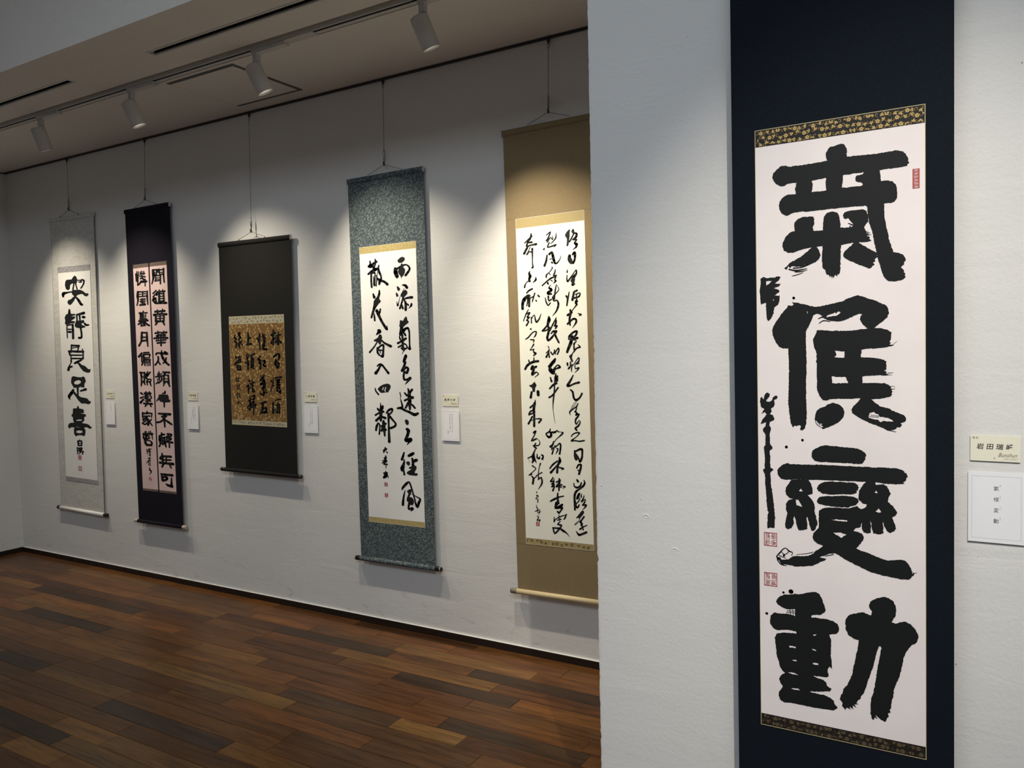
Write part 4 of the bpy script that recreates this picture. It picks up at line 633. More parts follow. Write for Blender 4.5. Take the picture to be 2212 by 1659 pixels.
  "-16,-1406,6 -36,-1431,13 -17,-1441,21 -12,-1454,21 -43,-1470,26 -43,-1483,21 -13,-1485,16; 39,-1408,8 27,-1453,13 18,-1505,13 15,-1531,16; 44,-1410,4 62,-1451,8 31,-1484,10 6,-1504,11; -75,-1515,8 -66,-1555,13 -47,-1583,13 -26,-1562,11; -44,-1504,16 -40,-1543,13 -15,-1532,13; 0,-1515,16 9,-1547,13 39,-1544,13 53,-1571,18 47,-1606,18 26,-1644,13 -8,-1677,4",
  "-45,-1684,16 -44,-1711,32 -58,-1750,21 -49,-1786,21 -56,-1830,21 -67,-1865,21 -58,-1891,19 -22,-1866,19 19,-1824,16 25,-1811,16 -5,-1814,18; -63,-1758,16 -94,-1788,16 -115,-1805,13 -80,-1802,13 -29,-1778,11; 29,-1693,6 18,-1714,13 -8,-1752,13 -40,-1808,13; 23,-1719,21 22,-1745,16 6,-1766,13 31,-1767,18 16,-1789,13; -26,-1831,13 0,-1810,16 18,-1859,18 46,-1913,16",
  "-60,-1940,6 -55,-1958,11; -84,-2001,8 -56,-1980,11 -51,-1971,11 -62,-2002,13 -83,-2037,19; -57,-2002,13 -53,-2040,13; -36,-1994,13 -17,-2017,13 4,-1978,8; -1,-1977,11 8,-2013,11; 3,-2004,13 39,-1961,11 44,-1983,13 28,-2014,13",
  "-61,-2122,19 -25,-2083,19 6,-2053,13 -4,-2079,19 -36,-2109,21 -57,-2144,19; -47,-2149,37 -28,-2171,37 -13,-2185,21; -22,-2154,13 24,-2110,11 48,-2129,21 3,-2145,13 -13,-2176,21",
  "-49,-2217,11 -38,-2253,19; 7,-2183,8 5,-2223,27 10,-2245,32; 23,-2205,13 22,-2245,13; -58,-2315,16 -22,-2284,19 11,-2269,19; -4,-2214,11 -13,-2333,13 -27,-2422,13 -31,-2489,5 -26,-2555,5 -14,-2622,3; -33,-2440,3 -33,-2502,3 -22,-2582,3; -68,-2395,16 -30,-2373,16 7,-2329,13 25,-2309,16",
  "-65,-2672,8 -76,-2699,16 -110,-2718,13 -83,-2748,22 -57,-2730,21 -62,-2707,19 -21,-2702,19 4,-2684,7; 4,-2684,6 14,-2697,11 34,-2699,4 58,-2705,16 38,-2727,13 2,-2755,7 -34,-2792,8",
  "-39,-2784,8 -45,-2811,16 -74,-2830,13; -71,-2835,16 -51,-2821,13; -51,-2821,11 -57,-2857,13; -46,-2847,8 -15,-2819,6; -25,-2820,8 -47,-2874,13 -56,-2897,13; -21,-2838,8 20,-2801,13 32,-2814,16 28,-2854,16 19,-2894,16; -6,-2846,11 6,-2850,11 -2,-2868,11 -18,-2895,4",
  "16,-2925,13 20,-2956,27 -2,-2997,19 -11,-3060,21; -83,-3028,11 -52,-2991,16 -5,-2957,13; -6,-2993,13 -43,-3031,16 -74,-3063,22; -2,-3011,11 52,-3022,16 32,-3032,6",
  "-55,-3103,8 -66,-3126,13 -82,-3145,11 -47,-3138,13; -46,-3111,6 -47,-3147,13 -68,-3166,14 -43,-3165,13 -69,-3189,14 -43,-3183,13 -60,-3224,16; 9,-3113,13 8,-3144,21 1,-3221,13; -22,-3146,13 19,-3126,13; 3,-3154,13 -23,-3186,16 32,-3165,13; 2,-3180,11 27,-3188,11; 37,-3178,6 64,-3181,13 39,-3198,4",
  "-10,-3243,13 -14,-3288,19 -8,-3332,22; -86,-3320,14 -47,-3299,19 -1,-3278,13 46,-3266,11; -23,-3333,32 -40,-3379,16 1,-3359,16 31,-3341,16 21,-3357,13 -30,-3379,16 30,-3370,16 20,-3384,16; -16,-3409,19 -6,-3422,13 9,-3403,13 30,-3379,11",
  "-53,-3461,8 -57,-3502,11 -44,-3483,6; -7,-3438,8 -4,-3485,11; -49,-3484,8 3,-3453,11 53,-3435,8; 68,-3425,11 52,-3462,13 39,-3472,8; -24,-3486,8 12,-3474,13; 6,-3493,6 -20,-3522,14 15,-3528,16 4,-3551,11; -71,-3558,14 -16,-3557,16 -1,-3556,14 -53,-3606,16 -67,-3562,14; -6,-3554,14 33,-3576,22 67,-3595,11 91,-3622,4",
  "-196,-942,13 -207,-983,19 -234,-1012,16 -245,-1046,19; -265,-1017,11 -228,-990,13 -191,-963,16; -224,-1017,13 -193,-1016,19; -274,-1110,21 -246,-1068,19 -220,-1044,13 -148,-1038,21; -248,-1121,13 -232,-1096,8 -210,-1058,8; -238,-1118,10 -222,-1097,10 -201,-1103,13; -190,-1074,19 -190,-1136,13 -192,-1198,10 -189,-1238,16 -201,-1241,11",
  "-220,-1268,6 -229,-1288,19 -220,-1315,27 -231,-1337,21 -226,-1359,21; -226,-1350,16 -257,-1366,8 -276,-1391,13 -280,-1409,16; -164,-1329,8 -165,-1351,19 -196,-1375,3",
  "-261,-1460,13 -234,-1439,16 -203,-1428,16; -236,-1488,27 -278,-1503,27 -289,-1525,32; -246,-1486,27 -289,-1514,30 -306,-1554,27 -308,-1599,24; -247,-1499,27 -253,-1535,13 -265,-1574,11; -237,-1518,21 -240,-1580,19; -179,-1468,13 -202,-1529,11 -208,-1546,6; -227,-1509,11 -190,-1494,11; -147,-1487,13 -135,-1501,16; -169,-1531,13 -164,-1540,11",
  "-248,-1609,8 -273,-1645,12 -304,-1709,8; -268,-1646,11 -237,-1638,16 -264,-1677,13 -243,-1678,13 -270,-1704,13 -250,-1714,13 -274,-1749,16; -223,-1679,10 -222,-1729,12; -223,-1693,11 -191,-1659,8 -182,-1695,13 -171,-1724,16 -142,-1697,13 -122,-1654,6",
  "-232,-1782,15 -229,-1784,15; -289,-1872,8 -260,-1857,13 -212,-1814,11 -176,-1809,13 -188,-1846,13 -206,-1859,4; -238,-1878,10 -202,-1882,13 -210,-1904,6; -206,-1917,11 -211,-1928,13 -238,-1961,6 -246,-1970,8 -213,-1966,11 -202,-1962,8; -213,-1966,8 -204,-1994,16 -188,-2001,19 -210,-2020,11",
  "-263,-2059,10 -253,-2087,16; -208,-2038,8 -209,-2074,16; -302,-2140,19 -275,-2104,22 -222,-2078,22 -165,-2071,21; -223,-2114,22 -240,-2141,19 -188,-2119,21; -214,-2146,22 -231,-2181,22 -210,-2173,19; -231,-2190,22 -189,-2169,11; -194,-2164,8 -167,-2185,11 -206,-2213,5",
  "P-268,-2284 -240,-2280 -210,-2253 -189,-2285 -205,-2310 -209,-2346 -234,-2343 -236,-2309 -261,-2296; -242,-2346,19 -254,-2395,24; -178,-2341,27 -176,-2373,27",
  "-209,-2418,8 -215,-2449,16 -263,-2486,16; -215,-2445,24 -227,-2503,24 -224,-2558,19 -228,-2652,22; -276,-2549,19 -264,-2522,14 -233,-2512,16 -218,-2526,14 -260,-2544,14; -245,-2567,16 -267,-2603,16 -286,-2631,19; -257,-2603,7 -215,-2587,8 -154,-2588,16 -180,-2620,16",
  "-235,-2711,19 -214,-2697,16 -231,-2738,10 -258,-2784,16 -211,-2765,14; -206,-2760,4 -176,-2791,8 -188,-2823,11 -245,-2829,11; -218,-2806,11 -234,-2834,16 -214,-2851,16; -225,-2862,11 -239,-2890,14",
  "-239,-2885,11 -248,-2927,33 -244,-2954,27 -261,-2984,11; -303,-2945,11 -269,-2927,11 -248,-2922,14; -296,-2960,3 -286,-2978,3; -238,-2944,22 -219,-2980,8; -206,-2902,8 -207,-2934,16 -187,-2942,16 -181,-2924,8; -160,-2910,16 -145,-2918,14 -156,-2946,19",
  "-259,-3011,14 -241,-3022,11 -226,-3039,8 -296,-3095,8; -296,-3097,12 -270,-3087,14; -270,-3105,11 -253,-3127,19 -262,-3173,19; -256,-3131,11 -218,-3102,8; -176,-2987,14 -190,-3024,7 -202,-3088,10 -199,-3128,14; -223,-3098,8 -163,-3066,10; -204,-3133,11 -173,-3113,14 -167,-3163,16 -207,-3220,4",
  "-226,-3249,11 -221,-3249,11; -230,-3279,7 -209,-3278,8 -215,-3297,5; -222,-3270,5 -225,-3297,7 -236,-3307,7 -216,-3312,7; -213,-3310,7 -217,-3338,11; -231,-3366,7 -229,-3393,7; -221,-3383,5 -219,-3406,8; -246,-3422,8 -198,-3405,8; -224,-3406,7 -220,-3433,7 -194,-3418,8 -216,-3454,3; -226,-3466,8 -211,-3474,8 -230,-3503,10 -197,-3495,8 -208,-3512,8",
 ],
}
SEALS = {
 'n': [(0.1540, -0.5757, 0.1676, -0.5339, 'solid'), (-0.1651, -1.3833, -0.1365, -1.3523, 'line'), (-0.1655, -1.4801, -0.1368, -1.4492, 'line')],
 's4': [(-0.0657, -1.5600, -0.0448, -1.5402, 'solid'), (-0.0652, -1.6158, -0.0449, -1.5952, 'solid')],
 's5': [(-0.1205, -1.7773, -0.1021, -1.7578, 'solid')],
 's2': [(-0.0945, -1.7062, -0.0678, -1.6808, 'oval')],
 's1': [(-0.0217, -1.6394, 0.0143, -1.6076, 'solid'), (-0.0247, -1.7140, 0.0133, -1.6841, 'line')],
}
ASPECT = {
 's1': 1.723,
 's2': 1.591,
 's3': 1.437,
 's4': 1.279,
 's5': 1.128,
 'n': 0.932,
}

# ------------------------------------------------------------------ brush strokes to mesh
def catmull(p, sub):
    out = []
    n = len(p)
    for i in range(n - 1):
        p0, p1, p2, p3 = p[max(i - 1, 0)], p[i], p[i + 1], p[min(i + 2, n - 1)]
        for s in range(sub):
            t = s / sub
            out.append(tuple(0.5 * (2 * b + (c - a) * t + (2 * a - 5 * b + 4 * c - d) * t * t + (3 * b - a - 3 * c + d) * t ** 3) for a, b, c, d in zip(p0, p1, p2, p3)))
    out.append(p[-1])
    return out
def add_stroke(V, F, pts, asp, y, sub=3, disc=8):
    """pts: (x, z, width) in metres; the brush is asp times wider than high"""
    q = [(a / asp, b, c) for a, b, c in pts]
    s = catmull(q, sub) if len(q) > 2 else [q[0], tuple((a + b) / 2 for a, b in zip(q[0], q[1])), q[1]]
    b0 = len(V)
    for i, (x, z, w) in enumerate(s):
        a, c = s[max(i - 1, 0)], s[min(i + 1, len(s) - 1)]
        dx, dz = c[0] - a[0], c[1] - a[1]; l = math.hypot(dx, dz) or 1
        nx, nz = -dz / l, dx / l; h = max(w, 0.0003) / 2
        V.append(((x + nx * h) * asp, y, z + nz * h)); V.append(((x - nx * h) * asp, y, z - nz * h))
    for i in range(len(s) - 1):
        a = b0 + 2 * i
        F.append((a, a + 1, a + 3, a + 2))
    for (x, z, w) in q:
        if w < 0.0012: continue
        b1 = len(V)
        for k in range(disc):
            t = 2 * math.pi * (k + 0.5) / disc
            V.append(((x + math.cos(t) * w / 2) * asp, y, z + math.sin(t) * w / 2))
        F.append(tuple(b1 + k for k in range(disc)))
def add_poly(V, F, loops, y, rough=0.0, rr=None):
    out = []
    for lp in loops:
        if rough:
            n = []
            for i, p in enumerate(lp):
                c = lp[(i + 1) % len(lp)]
                l = math.hypot(c[0] - p[0], c[1] - p[1]); k = max(1, int(l / 0.0028))
                for j in range(k):
                    t = j / k
                    g = rough if j else rough * 0.3
                    n.append((p[0] + (c[0] - p[0]) * t + rr.gauss(0, g), p[1] + (c[1] - p[1]) * t + rr.gauss(0, g)))
            lp = n
        out.append([Vector((a, b, 0)) for a, b in lp])
    flat = [v for lp in out for v in lp]
    tris = tessellate_polygon(out)
    b = len(V)
    V += [(v.x, y, v.y) for v in flat]
    F += [(b + i, b + j, b + k) for i, j, k in tris]
def ink_character(data, asp, parent, rough=0.0, depth=-0.0022, sub=3):
    V, F = [], []; rr = random.Random(len(data))
    for i, it in enumerate(x.strip() for x in data.split(';')):
        y = depth - i * 0.000012
        if it[0] == 'P':
            loops = [[tuple(int(c) / 2000 for c in q.split(',')) for q in part.split()] for part in it[1:].split('|')]
            add_poly(V, F, loops, y, rough, rr)
        else:
            add_stroke(V, F, [tuple(int(c) / 2000 for c in q.split(',')) for q in it.split()], asp, y, sub)
    return mesh_obj('ink_character', V, F, INKM, parent)

def sheet(name, x0, z0, x1, z1, y0, y1, mat, parent):
    return MB().box(x0, y0, z0, x1, y1, z1).obj(name, mat, parent)

def seal(spec, asp, parent, k):
    x0, z0, x1, z1, style = spec
    w, h = x1 - x0, z1 - z0; rr = random.Random(k)
    V, F = [], []; y = -0.0023
    def line(a, b, c, d, t, yy): add_stroke(V, F, [(x0 + a * w, z0 + b * h, t), (x0 + c * w, z0 + d * h, t)], asp, yy)
    t = min(w, h) * 0.055
    if style == 'line':
        for q in ((0, 0, 1, 0), (1, 0, 1, 1), (1, 1, 0, 1), (0, 1, 0, 0)): line(*q, t * 1.2, y)
        for cx in (0.05, 0.54):
            for cz in (0.05, 0.54):
                for i in range(4):
                    zz = cz + 0.05 + i * 0.11
                    a = cx + rr.uniform(0, 0.08); b = cx + 0.41 - rr.uniform(0, 0.08)
                    line(a, zz, b, zz + rr.uniform(-0.03, 0.03), t * 0.8, y)
                for i in range(2):
                    xx = cx + 0.08 + rr.random() * 0.28; za = cz + rr.uniform(0.02, 0.2)
                    line(xx, za, xx + rr.uniform(-0.05, 0.05), za + rr.uniform(0.12, 0.22), t * 0.8, y)
        return mesh_obj('seal', V, F, RED, parent)
    if style == 'oval':
        add_poly(V, F, [[(x0 + w / 2 + math.cos(2 * math.pi * k2 / 20) * w / 2, z0 + h / 2 + math.sin(2 * math.pi * k2 / 20) * h / 2) for k2 in range(20)]], y)
    else:
        add_poly(V, F, [[(x0, z0), (x1, z0), (x1, z1), (x0, z1)]], y)
    o = mesh_obj('seal', V, F, RED, parent)
    V, F = [], []
    rows = max(2, int(round(h / w * 2)))
    for j in range(rows):
        for i in range(3):
            zz = (j + 0.25 + i * 0.25) / rows; a = 0.16 + rr.uniform(0, 0.2); b = 0.84 - rr.uniform(0, 0.2)
            line(a, zz, b, zz, t * 1.15, y - 0.0001)
        xx = 0.3 + rr.random() * 0.4
        line(xx, (j + 0.15) / rows, xx, (j + 0.85) / rows, t * 1.15, y - 0.0001)
    mesh_obj('seal_glyphs', V, F, PALE_SEAL, parent)
    return o

def floral(name, x0, z0, x1, z1, y, mat, parent, pitch, seed, thick=0.0006, leaf=1.0, flowers=True, asp=1.0):
    """woven vines, leaves and five-petalled flowers inside a strip"""
    rr = random.Random(seed); V, F = [], []
    h = z1 - z0
    def clip(x, z): return x0 + 0.001 <= x <= x1 - 0.001 and z0 + 0.001 <= z <= z1 - 0.001
    def blob(pts):
        if all(clip(a, b) for a, b in pts): add_poly(V, F, [pts], y)
    def flower(cx, cz, s):
        for p in range(5):
            a = math.pi / 2 + p * 2 * math.pi / 5
            px, pz = cx + math.cos(a) * s * 0.55, cz + math.sin(a) * s * 0.55
            blob([(px + math.cos(t * math.pi / 4) * s * 0.40, pz + math.sin(t * math.pi / 4) * s * 0.40) for t in range(8)])
    def leafy(cx, cz, s, a):
        for da, l in ((0, 1.0), (0.9, 0.75), (-0.9, 0.75)):
            c, sn = math.cos(a + da), math.sin(a + da); L_ = s * l
            blob([(cx + c * t * L_ - sn * w * L_, cz + sn * t * L_ + c * w * L_) for t, w in ((0, 0), (0.35, 0.26), (0.7, 0.2), (1, 0), (0.7, -0.2), (0.35, -0.26))])
    def spiral(cx, cz, s, a, d):
        pts = []
        for i in range(9):
            t = i / 8; rad = s * (1 - 0.8 * t)
            q = (cx + math.cos(a + d * t * 5) * rad, cz + math.sin(a + d * t * 5) * rad)
            if clip(*q): pts.append((*q, thick))
        if len(pts) > 2: add_stroke(V, F, pts, 1.0, y, 2, 4)
    n = int((x1 - x0) / pitch)
    rowsn = max(1, int(round(h / (pitch * 0.95))))
    for i in range(n + 1):
        for j in range(rowsn):
            cx = x0 + (i + 0.5 * (j % 2)) * pitch + rr.uniform(-0.1, 0.1) * pitch; cz = z0 + (j + 0.5) * h / rowsn + rr.uniform(-0.12, 0.12) * pitch
            k = (i + j) % 3
            if k == 0 and flowers: flower(cx, cz, pitch * 0.33 * leaf)
            else: leafy(cx, cz, pitch * 0.5 * leaf, rr.uniform(0, 6.28))
            spiral(cx + pitch * 0.5, cz + rr.uniform(-0.2, 0.2) * pitch, pitch * 0.36, rr.uniform(0, 6.28), rr.choice((-1, 1)))
    return mesh_obj(name, V, F, mat, parent)

# ------------------------------------------------------------------ hanging scrolls
NAVY = cloth('navy_silk', (0.0030, 0.0055, 0.0095), (0.0050, 0.0090, 0.0150), 'plain')
VIOLET = cloth('violet_black_silk', (0.0075, 0.0065, 0.0115), (0.012, 0.010, 0.018), 'plain')
CHAR = cloth('charcoal_silk', (0.0125, 0.0120, 0.0108), (0.019, 0.0182, 0.0165), 'plain')
BLUEG = cloth('blue_grey_figured_silk', (0.055, 0.074, 0.083), (0.195, 0.225, 0.222), 'figured')
TAN = cloth('tan_silk', (0.205, 0.152, 0.082), (0.255, 0.192, 0.108), 'plain')
CLOUD = cloth('pale_cloud_silk', (0.50, 0.485, 0.455), (0.58, 0.565, 0.53), 'cloud')
P_PINKW = cloth('pinkish_white_paper', (0.78, 0.715, 0.70), (0.82, 0.755, 0.74), 'paper')
P_PINK = cloth('pink_paper', (0.66, 0.49, 0.47), (0.72, 0.545, 0.52), 'paper')
P_WHITE = cloth('white_paper', (0.80, 0.79, 0.76), (0.84, 0.83, 0.80), 'paper')
P_CREAM = cloth('cream_paper', (0.79, 0.78, 0.69), (0.83, 0.82, 0.73), 'paper')
P_FIBRE = cloth('flecked_paper', (0.66, 0.64, 0.60), (0.80, 0.785, 0.755), 'fibre')
P_GOLD = cloth('gold_fleck_paper', (0.215, 0.118, 0.042), (0.52, 0.365, 0.145), 'flakes')
B_BLACK = plain('black_brocade', (0.012, 0.010, 0.008), 0.6)
GOLDT = plain('gold_thread', (0.52, 0.36, 0.12), 0.42, grain=0.3, gscale=1500, spec=0.5)
DULLGOLD = plain('dull_gold_thread', (0.13, 0.095, 0.05), 0.5, grain=0.3, gscale=1500)
B_GREYP = cloth('grey_brocade', (0.20, 0.19, 0.20), (0.44, 0.42, 0.43), 'brocade')
B_BROWN = cloth('brown_brocade', (0.13, 0.095, 0.08), (0.17, 0.125, 0.105), 'brocade')
B_CREAM = plain('cream_brocade', (0.50, 0.45, 0.31), 0.7)
GREYT = plain('grey_thread', (0.26, 0.245, 0.19), 0.7)
B_GOLD = cloth('pale_gold_brocade', (0.40, 0.31, 0.12), (0.50, 0.405, 0.19), 'brocade')
B_OLIVE = plain('olive_gold_brocade', (0.36, 0.285, 0.135), 0.7, grain=0.08)
TANT = plain('brown_gold_thread', (0.20, 0.14, 0.06), 0.7)
LINE_GOLD = plain('gold_edge', (0.60, 0.50, 0.26), 0.5)
LINE_PALE = plain('pale_edge', (0.80, 0.74, 0.66), 0.7)
LINE_GREY = plain('grey_edge', (0.10, 0.09, 0.085), 0.7)
SEAM = plain('seam', (0.12, 0.085, 0.045), 0.8)
K_BLACK = plain('black_lacquer', (0.006, 0.005, 0.005), 0.18, spec=0.5)
K_BROWN = plain('dark_wood_knob', (0.028, 0.014, 0.010), 0.4)
K_PALE = plain('pale_wood_knob', (0.48, 0.40, 0.33), 0.5)
K_GREEN = plain('grey_green_knob', (0.17, 0.155, 0.11), 0.5)
BRASS = plain('brass_ring', (0.32, 0.22, 0.08), 0.35, metal=0.8)
PALE_END = plain('pale_rod_end', (0.50, 0.47, 0.43), 0.6)
ROLL_WHITE = plain('white_roller', (0.78, 0.76, 0.72), 0.6)
ROLL_CREAM = plain('cream_roller', (0.56, 0.45, 0.27), 0.6)

def scroll(key, origin, rot_deg, length, width, plane_y, papers, mats, label, strips, wire_x=0.0, rail_y=None, top_z=None):
    """origin: x, z of the top centre; papers: list of (x0, z_bottom, x1, z_top)"""
    a = math.radians(rot_deg)
    sc = plane_y / (3.075 if plane_y > 2.5 else 1.915)   # measured at a reference depth
    origin = (origin[0] * sc, CAM_H + (origin[1] - CAM_H) * sc)
    r = empty('hanging_scroll', (origin[0], plane_y, origin[1]), (0, -a, 0)); r.scale = (sc, sc, sc)
    w = width / 2; cm = mats['cloth']
    c = sheet('mounting_cloth', -w, -length, w, 0.0, -0.0008, 0.0008, cm, r)
    sheet('side_hem', -w, -length, -w + 0.0022, 0.0, -0.0010, -0.0008, mats.get('hem', cm), c)
    sheet('side_hem', w - 0.0022, -length, w, 0.0, -0.0010, -0.0008, mats.get('hem', cm), c)
    # half-round top rod in its cloth pocket
    n = 8; v, f = [], []
    for sx in (-w - 0.001, w + 0.001):
        for k in range(n + 1):
            t = math.pi * k / n
            v.append((sx, 0.004 - 0.013 * math.sin(t), 0.004 - 0.015 + 0.015 * math.cos(t)))
    for k in range(n): f.append((k, k + n + 1, k + n + 2, k + 1))
    f.append((0, n, 2 * n + 1, n + 1)); f.append(tuple(range(n + 1))); f.append(tuple(range(2 * n + 1, n, -1)))
    rod = mesh_obj('top_rod', v, f, cm, r)
    for s in (-1, 1):
        MB().box(min(s * (w + 0.001), s * (w + 0.004)), -0.008, -0.024, max(s * (w + 0.001), s * (w + 0.004)), 0.004, 0.003).obj('rod_end', mats['rod_end'], rod)
    # hanging cord on two staples
    for s in (-1, 1):
        MB().tube([(wire_x + s * 0.105, -0.002, 0.002), (wire_x + s * 0.105, -0.002, 0.009)], 0.0028, 8).obj('staple', mats.get('staple', STEEL), rod)
    MB().tube([(wire_x - 0.105, -0.002, 0.008), (wire_x - 0.05, -0.002, 0.025), (wire_x, -0.002, 0.044), (wire_x + 0.05, -0.002, 0.025), (wire_x + 0.105, -0.002, 0.008)], 0.0013, 6).obj('hanging_cord', CORD, r)
    # bottom roller with knobs
    rr_ = mats.get('roller_radius', 0.0122); zc = -length - 0.004
    ro = MB().tube([(-w - 0.003, -0.003, zc), (w + 0.003, -0.003, zc)], rr_, 20).obj('bottom_roller', mats['roller'], r); smooth_by_angle(ro)
    for s in (-1, 1):
        kn = MB().tube([(s * (w + 0.003), -0.003, zc), (s * (w + 0.006), -0.003, zc), (s * (w + 0.030), -0.003, zc), (s * (w + 0.036), -0.003, zc)], [rr_ * 1.0, rr_ * 1.06, rr_ * 1.06, rr_ * 0.9], 20).obj('roller_knob', mats['knob'], ro); smooth_by_angle(kn)
        rg = MB().tube([(s * (w + 0.0295), -0.003, zc), (s * (w + 0.0312), -0.003, zc)], rr_ * 1.09, 20).obj('knob_ring', mats['ring'], ro); smooth_by_angle(rg)
    # papers and brocade strips
    for i, (x0, z0, x1, z1) in enumerate(papers):
        pa = sheet('paper', x0, z0, x1, z1, -0.0018, -0.0008, mats['paper'], r)
        lm = mats.get('line')
        if lm:
            t = mats.get('line_w', 0.0022)
            top, bot = z1 + strips[0], z0 - strips[1]
            sheet('edge_line', x0 - t, bot, x0, top, -0.0017, -0.0008, lm, pa)
            sheet('edge_line', x1, bot, x1 + t, top, -0.0017, -0.0008, lm, pa)
            sheet('edge_line', x0 - t, top, x1 + t, top + t, -0.0017, -0.0008, lm, pa)
            sheet('edge_line', x0 - t, bot - t, x1 + t, bot, -0.0017, -0.0008, lm, pa)
        st = sheet('brocade_strip', x0, z1, x1, z1 + strips[0], -0.0016, -0.0008, mats['brocade'], r)
        sb = sheet('brocade_strip', x0, z0 - strips[1], x1, z0, -0.0016, -0.0008, mats.get('brocade2', mats['brocade']), r)
        if 'floral' in mats:
            tm, bm, pitch, thick, leaf = mats['floral']
            if tm: floral('woven_flowers', x0, z1, x1, z1 + strips[0], -0.0018, tm, st, pitch, 11 + i, thick, leaf)
            if bm: floral('woven_flowers', x0, z0 - strips[1], x1, z0, -0.0018, bm, sb, pitch, 23 + i, thick, leaf)
        if i == 0: paper0 = pa; mid = x1
        else: paper1 = pa
    for ch in INK[key]:
        first = ch.split(';')[0].strip().lstrip('P').split()[0].split(',')
        pa = paper0 if len(papers) == 1 or int(first[0]) / 2000 < mid + 0.004 else paper1
        ink_character(ch, ASPECT[key], pa, rough=mats.get('rough', 0.0), sub=mats.get('sub', 3))
    for k, sp in enumerate(SEALS.get(key, [])): seal(sp, ASPECT[key], paper0, k + len(key) * 7)
    if 'seam' in mats:
        for zz in mats['seam']: sheet('seam', -w + 0.003, zz - 0.0006, w - 0.003, zz + 0.0006, -0.00095, -0.0008, SEAM, r)
    tag(r, label, 'scroll', 'calligraphy hanging scrolls')
    # wire that carries it
    if rail_y is None: return r
    wx = origin[0] + wire_x * math.cos(a); wz = origin[1] + 0.042 * sc; wy = plane_y - 0.002
    wr = empty('picture_wire', (wx, rail_y, top_z))
    dz = wz - top_z; dy = wy - rail_y
    k1 = MB().tube([(0, 0, 0), (0, 0, -0.012), (0, 0, -0.024)], [0.009, 0.007, 0.003], 8).obj('rail_runner', RAIL, wr)
    pts = [(0.0045 * math.cos(t * math.pi / 6), 0, -0.034 + 0.009 * math.sin(t * math.pi / 6)) for t in range(13)]
    MB().tube(pts, 0.0012, 6).obj('eye_loop', DARK_STEEL, wr)
    def at(t): return (0, dy * t, dz * t)
    t0 = 0.042 / -dz; t1 = 1 - 0.080 / -dz; t2 = 1 - 0.030 / -dz
    MB().tube([at(t0), at(t1)], 0.0010, 6).obj('cable', DARK_STEEL, wr)
    gp = MB().tube([at(t1), at(t1 + (t2 - t1) * 0.35), at(t1 + (t2 - t1) * 0.8), at(t2)], [0.0016, 0.0048, 0.0050, 0.0040], 12).obj('gripper', STEEL, wr); smooth_by_angle(gp)
    e = Vector(at(1.0))
    hk = [(0, dy * t2, dz * t2), (0, e.y, dz + 0.012), (0, e.y + 0.004, dz + 0.002), (0, e.y, dz - 0.004), (0, e.y - 0.006, dz + 0.001), (0, e.y - 0.006, dz + 0.014)]
    MB().tube(hk, 0.0026, 8).obj('hook', DARK_STEEL, wr)
    return wr

BY = 3.095; RY = 3.106; RZ = ZS - 0.011
def wire_tag(o, what): tag(o, 'thin steel hanging wire with gripper hook holding ' + what, 'hanging wire', 'scroll hanging wires')
wire_tag(scroll('s1', (-5.219, CAM_H + 0.954), -0.91, 1.986, 0.505, BY + 0.012, [(-0.181, -1.765, 0.192, -0.371)],
       dict(cloth=CLOUD, brocade=B_GREYP, paper=P_FIBRE, roller=ROLL_WHITE, knob=K_BROWN, ring=K_BROWN, rod_end=CLOUD, line=LINE_GREY, line_w=0.0016, staple=DARK_STEEL, hem=LINE_GREY),
       'pale grey cloud-patterned hanging scroll with five bold black characters and a white roller', (0.037, 0.028), -0.022, RY, RZ), 'the pale grey cloud-patterned scroll')
wire_tag(scroll('s2', (-4.414, CAM_H + 0.928), 0.12, 1.968, 0.437, BY, [(-0.161, -1.758, -0.0075, -0.370), (0.0055, -1.759, 0.170, -0.370)],
       dict(cloth=VIOLET, brocade=B_BROWN, paper=P_PINK, roller=VIOLET, knob=K_PALE, ring=K_PALE, rod_end=PALE_END, roller_radius=0.0112),
       'dark violet hanging scroll carrying two pink paper columns of squared characters', (0.024, 0.014), -0.010, RY, RZ), 'the dark violet scroll with pink papers')
wire_tag(scroll('s3', (-3.480, CAM_H + 0.643), -0.53, 1.305, 0.577, BY, [(-0.220, -1.015, 0.221, -0.468)],
       dict(cloth=CHAR, brocade=B_CREAM, paper=P_GOLD, roller=CHAR, knob=K_BLACK, ring=BRASS, rod_end=PALE_END, line=LINE_GOLD, line_w=0.0012, roller_radius=0.0110,
            floral=(GREYT, GREYT, 0.026, 0.0012, 1.0)),
       'short charcoal hanging scroll with gold-flecked brown paper and four columns of brushwork', (0.044, 0.027), -0.012, RY, RZ), 'the short charcoal scroll')
wire_tag(scroll('s4', (-2.533, CAM_H + 0.881), 0.35, 1.943, 0.478, BY + 0.005, [(-0.176, -1.724, 0.181, -0.383)],
       dict(cloth=BLUEG, brocade=B_GOLD, paper=P_WHITE, roller=BLUEG, knob=K_BLACK, ring=LINE_PALE, rod_end=PALE_END, line=LINE_PALE, line_w=0.0010),
       'blue-grey figured silk hanging scroll with white paper and black roller knobs', (0.034, 0.026), 0.003, RY, RZ), 'the blue-grey figured scroll')
wire_tag(scroll('s5', (-1.616, CAM_H + 0.980), 0.70, 2.084, 0.454, BY, [(-0.175, -1.836, 0.162, -0.441)],
       dict(cloth=TAN, brocade=B_OLIVE, paper=P_CREAM, roller=ROLL_CREAM, knob=K_GREEN, ring=K_GREEN, rod_end=TAN, line=LINE_PALE, line_w=0.0010, seam=(-1.866, -0.396),
            floral=(None, TANT, 0.026, 0.0011, 1.1)),
       'tan hanging scroll with three columns of flowing cursive script on cream paper', (0.043, 0.027), 0.006, RY, RZ), 'the tan scroll')
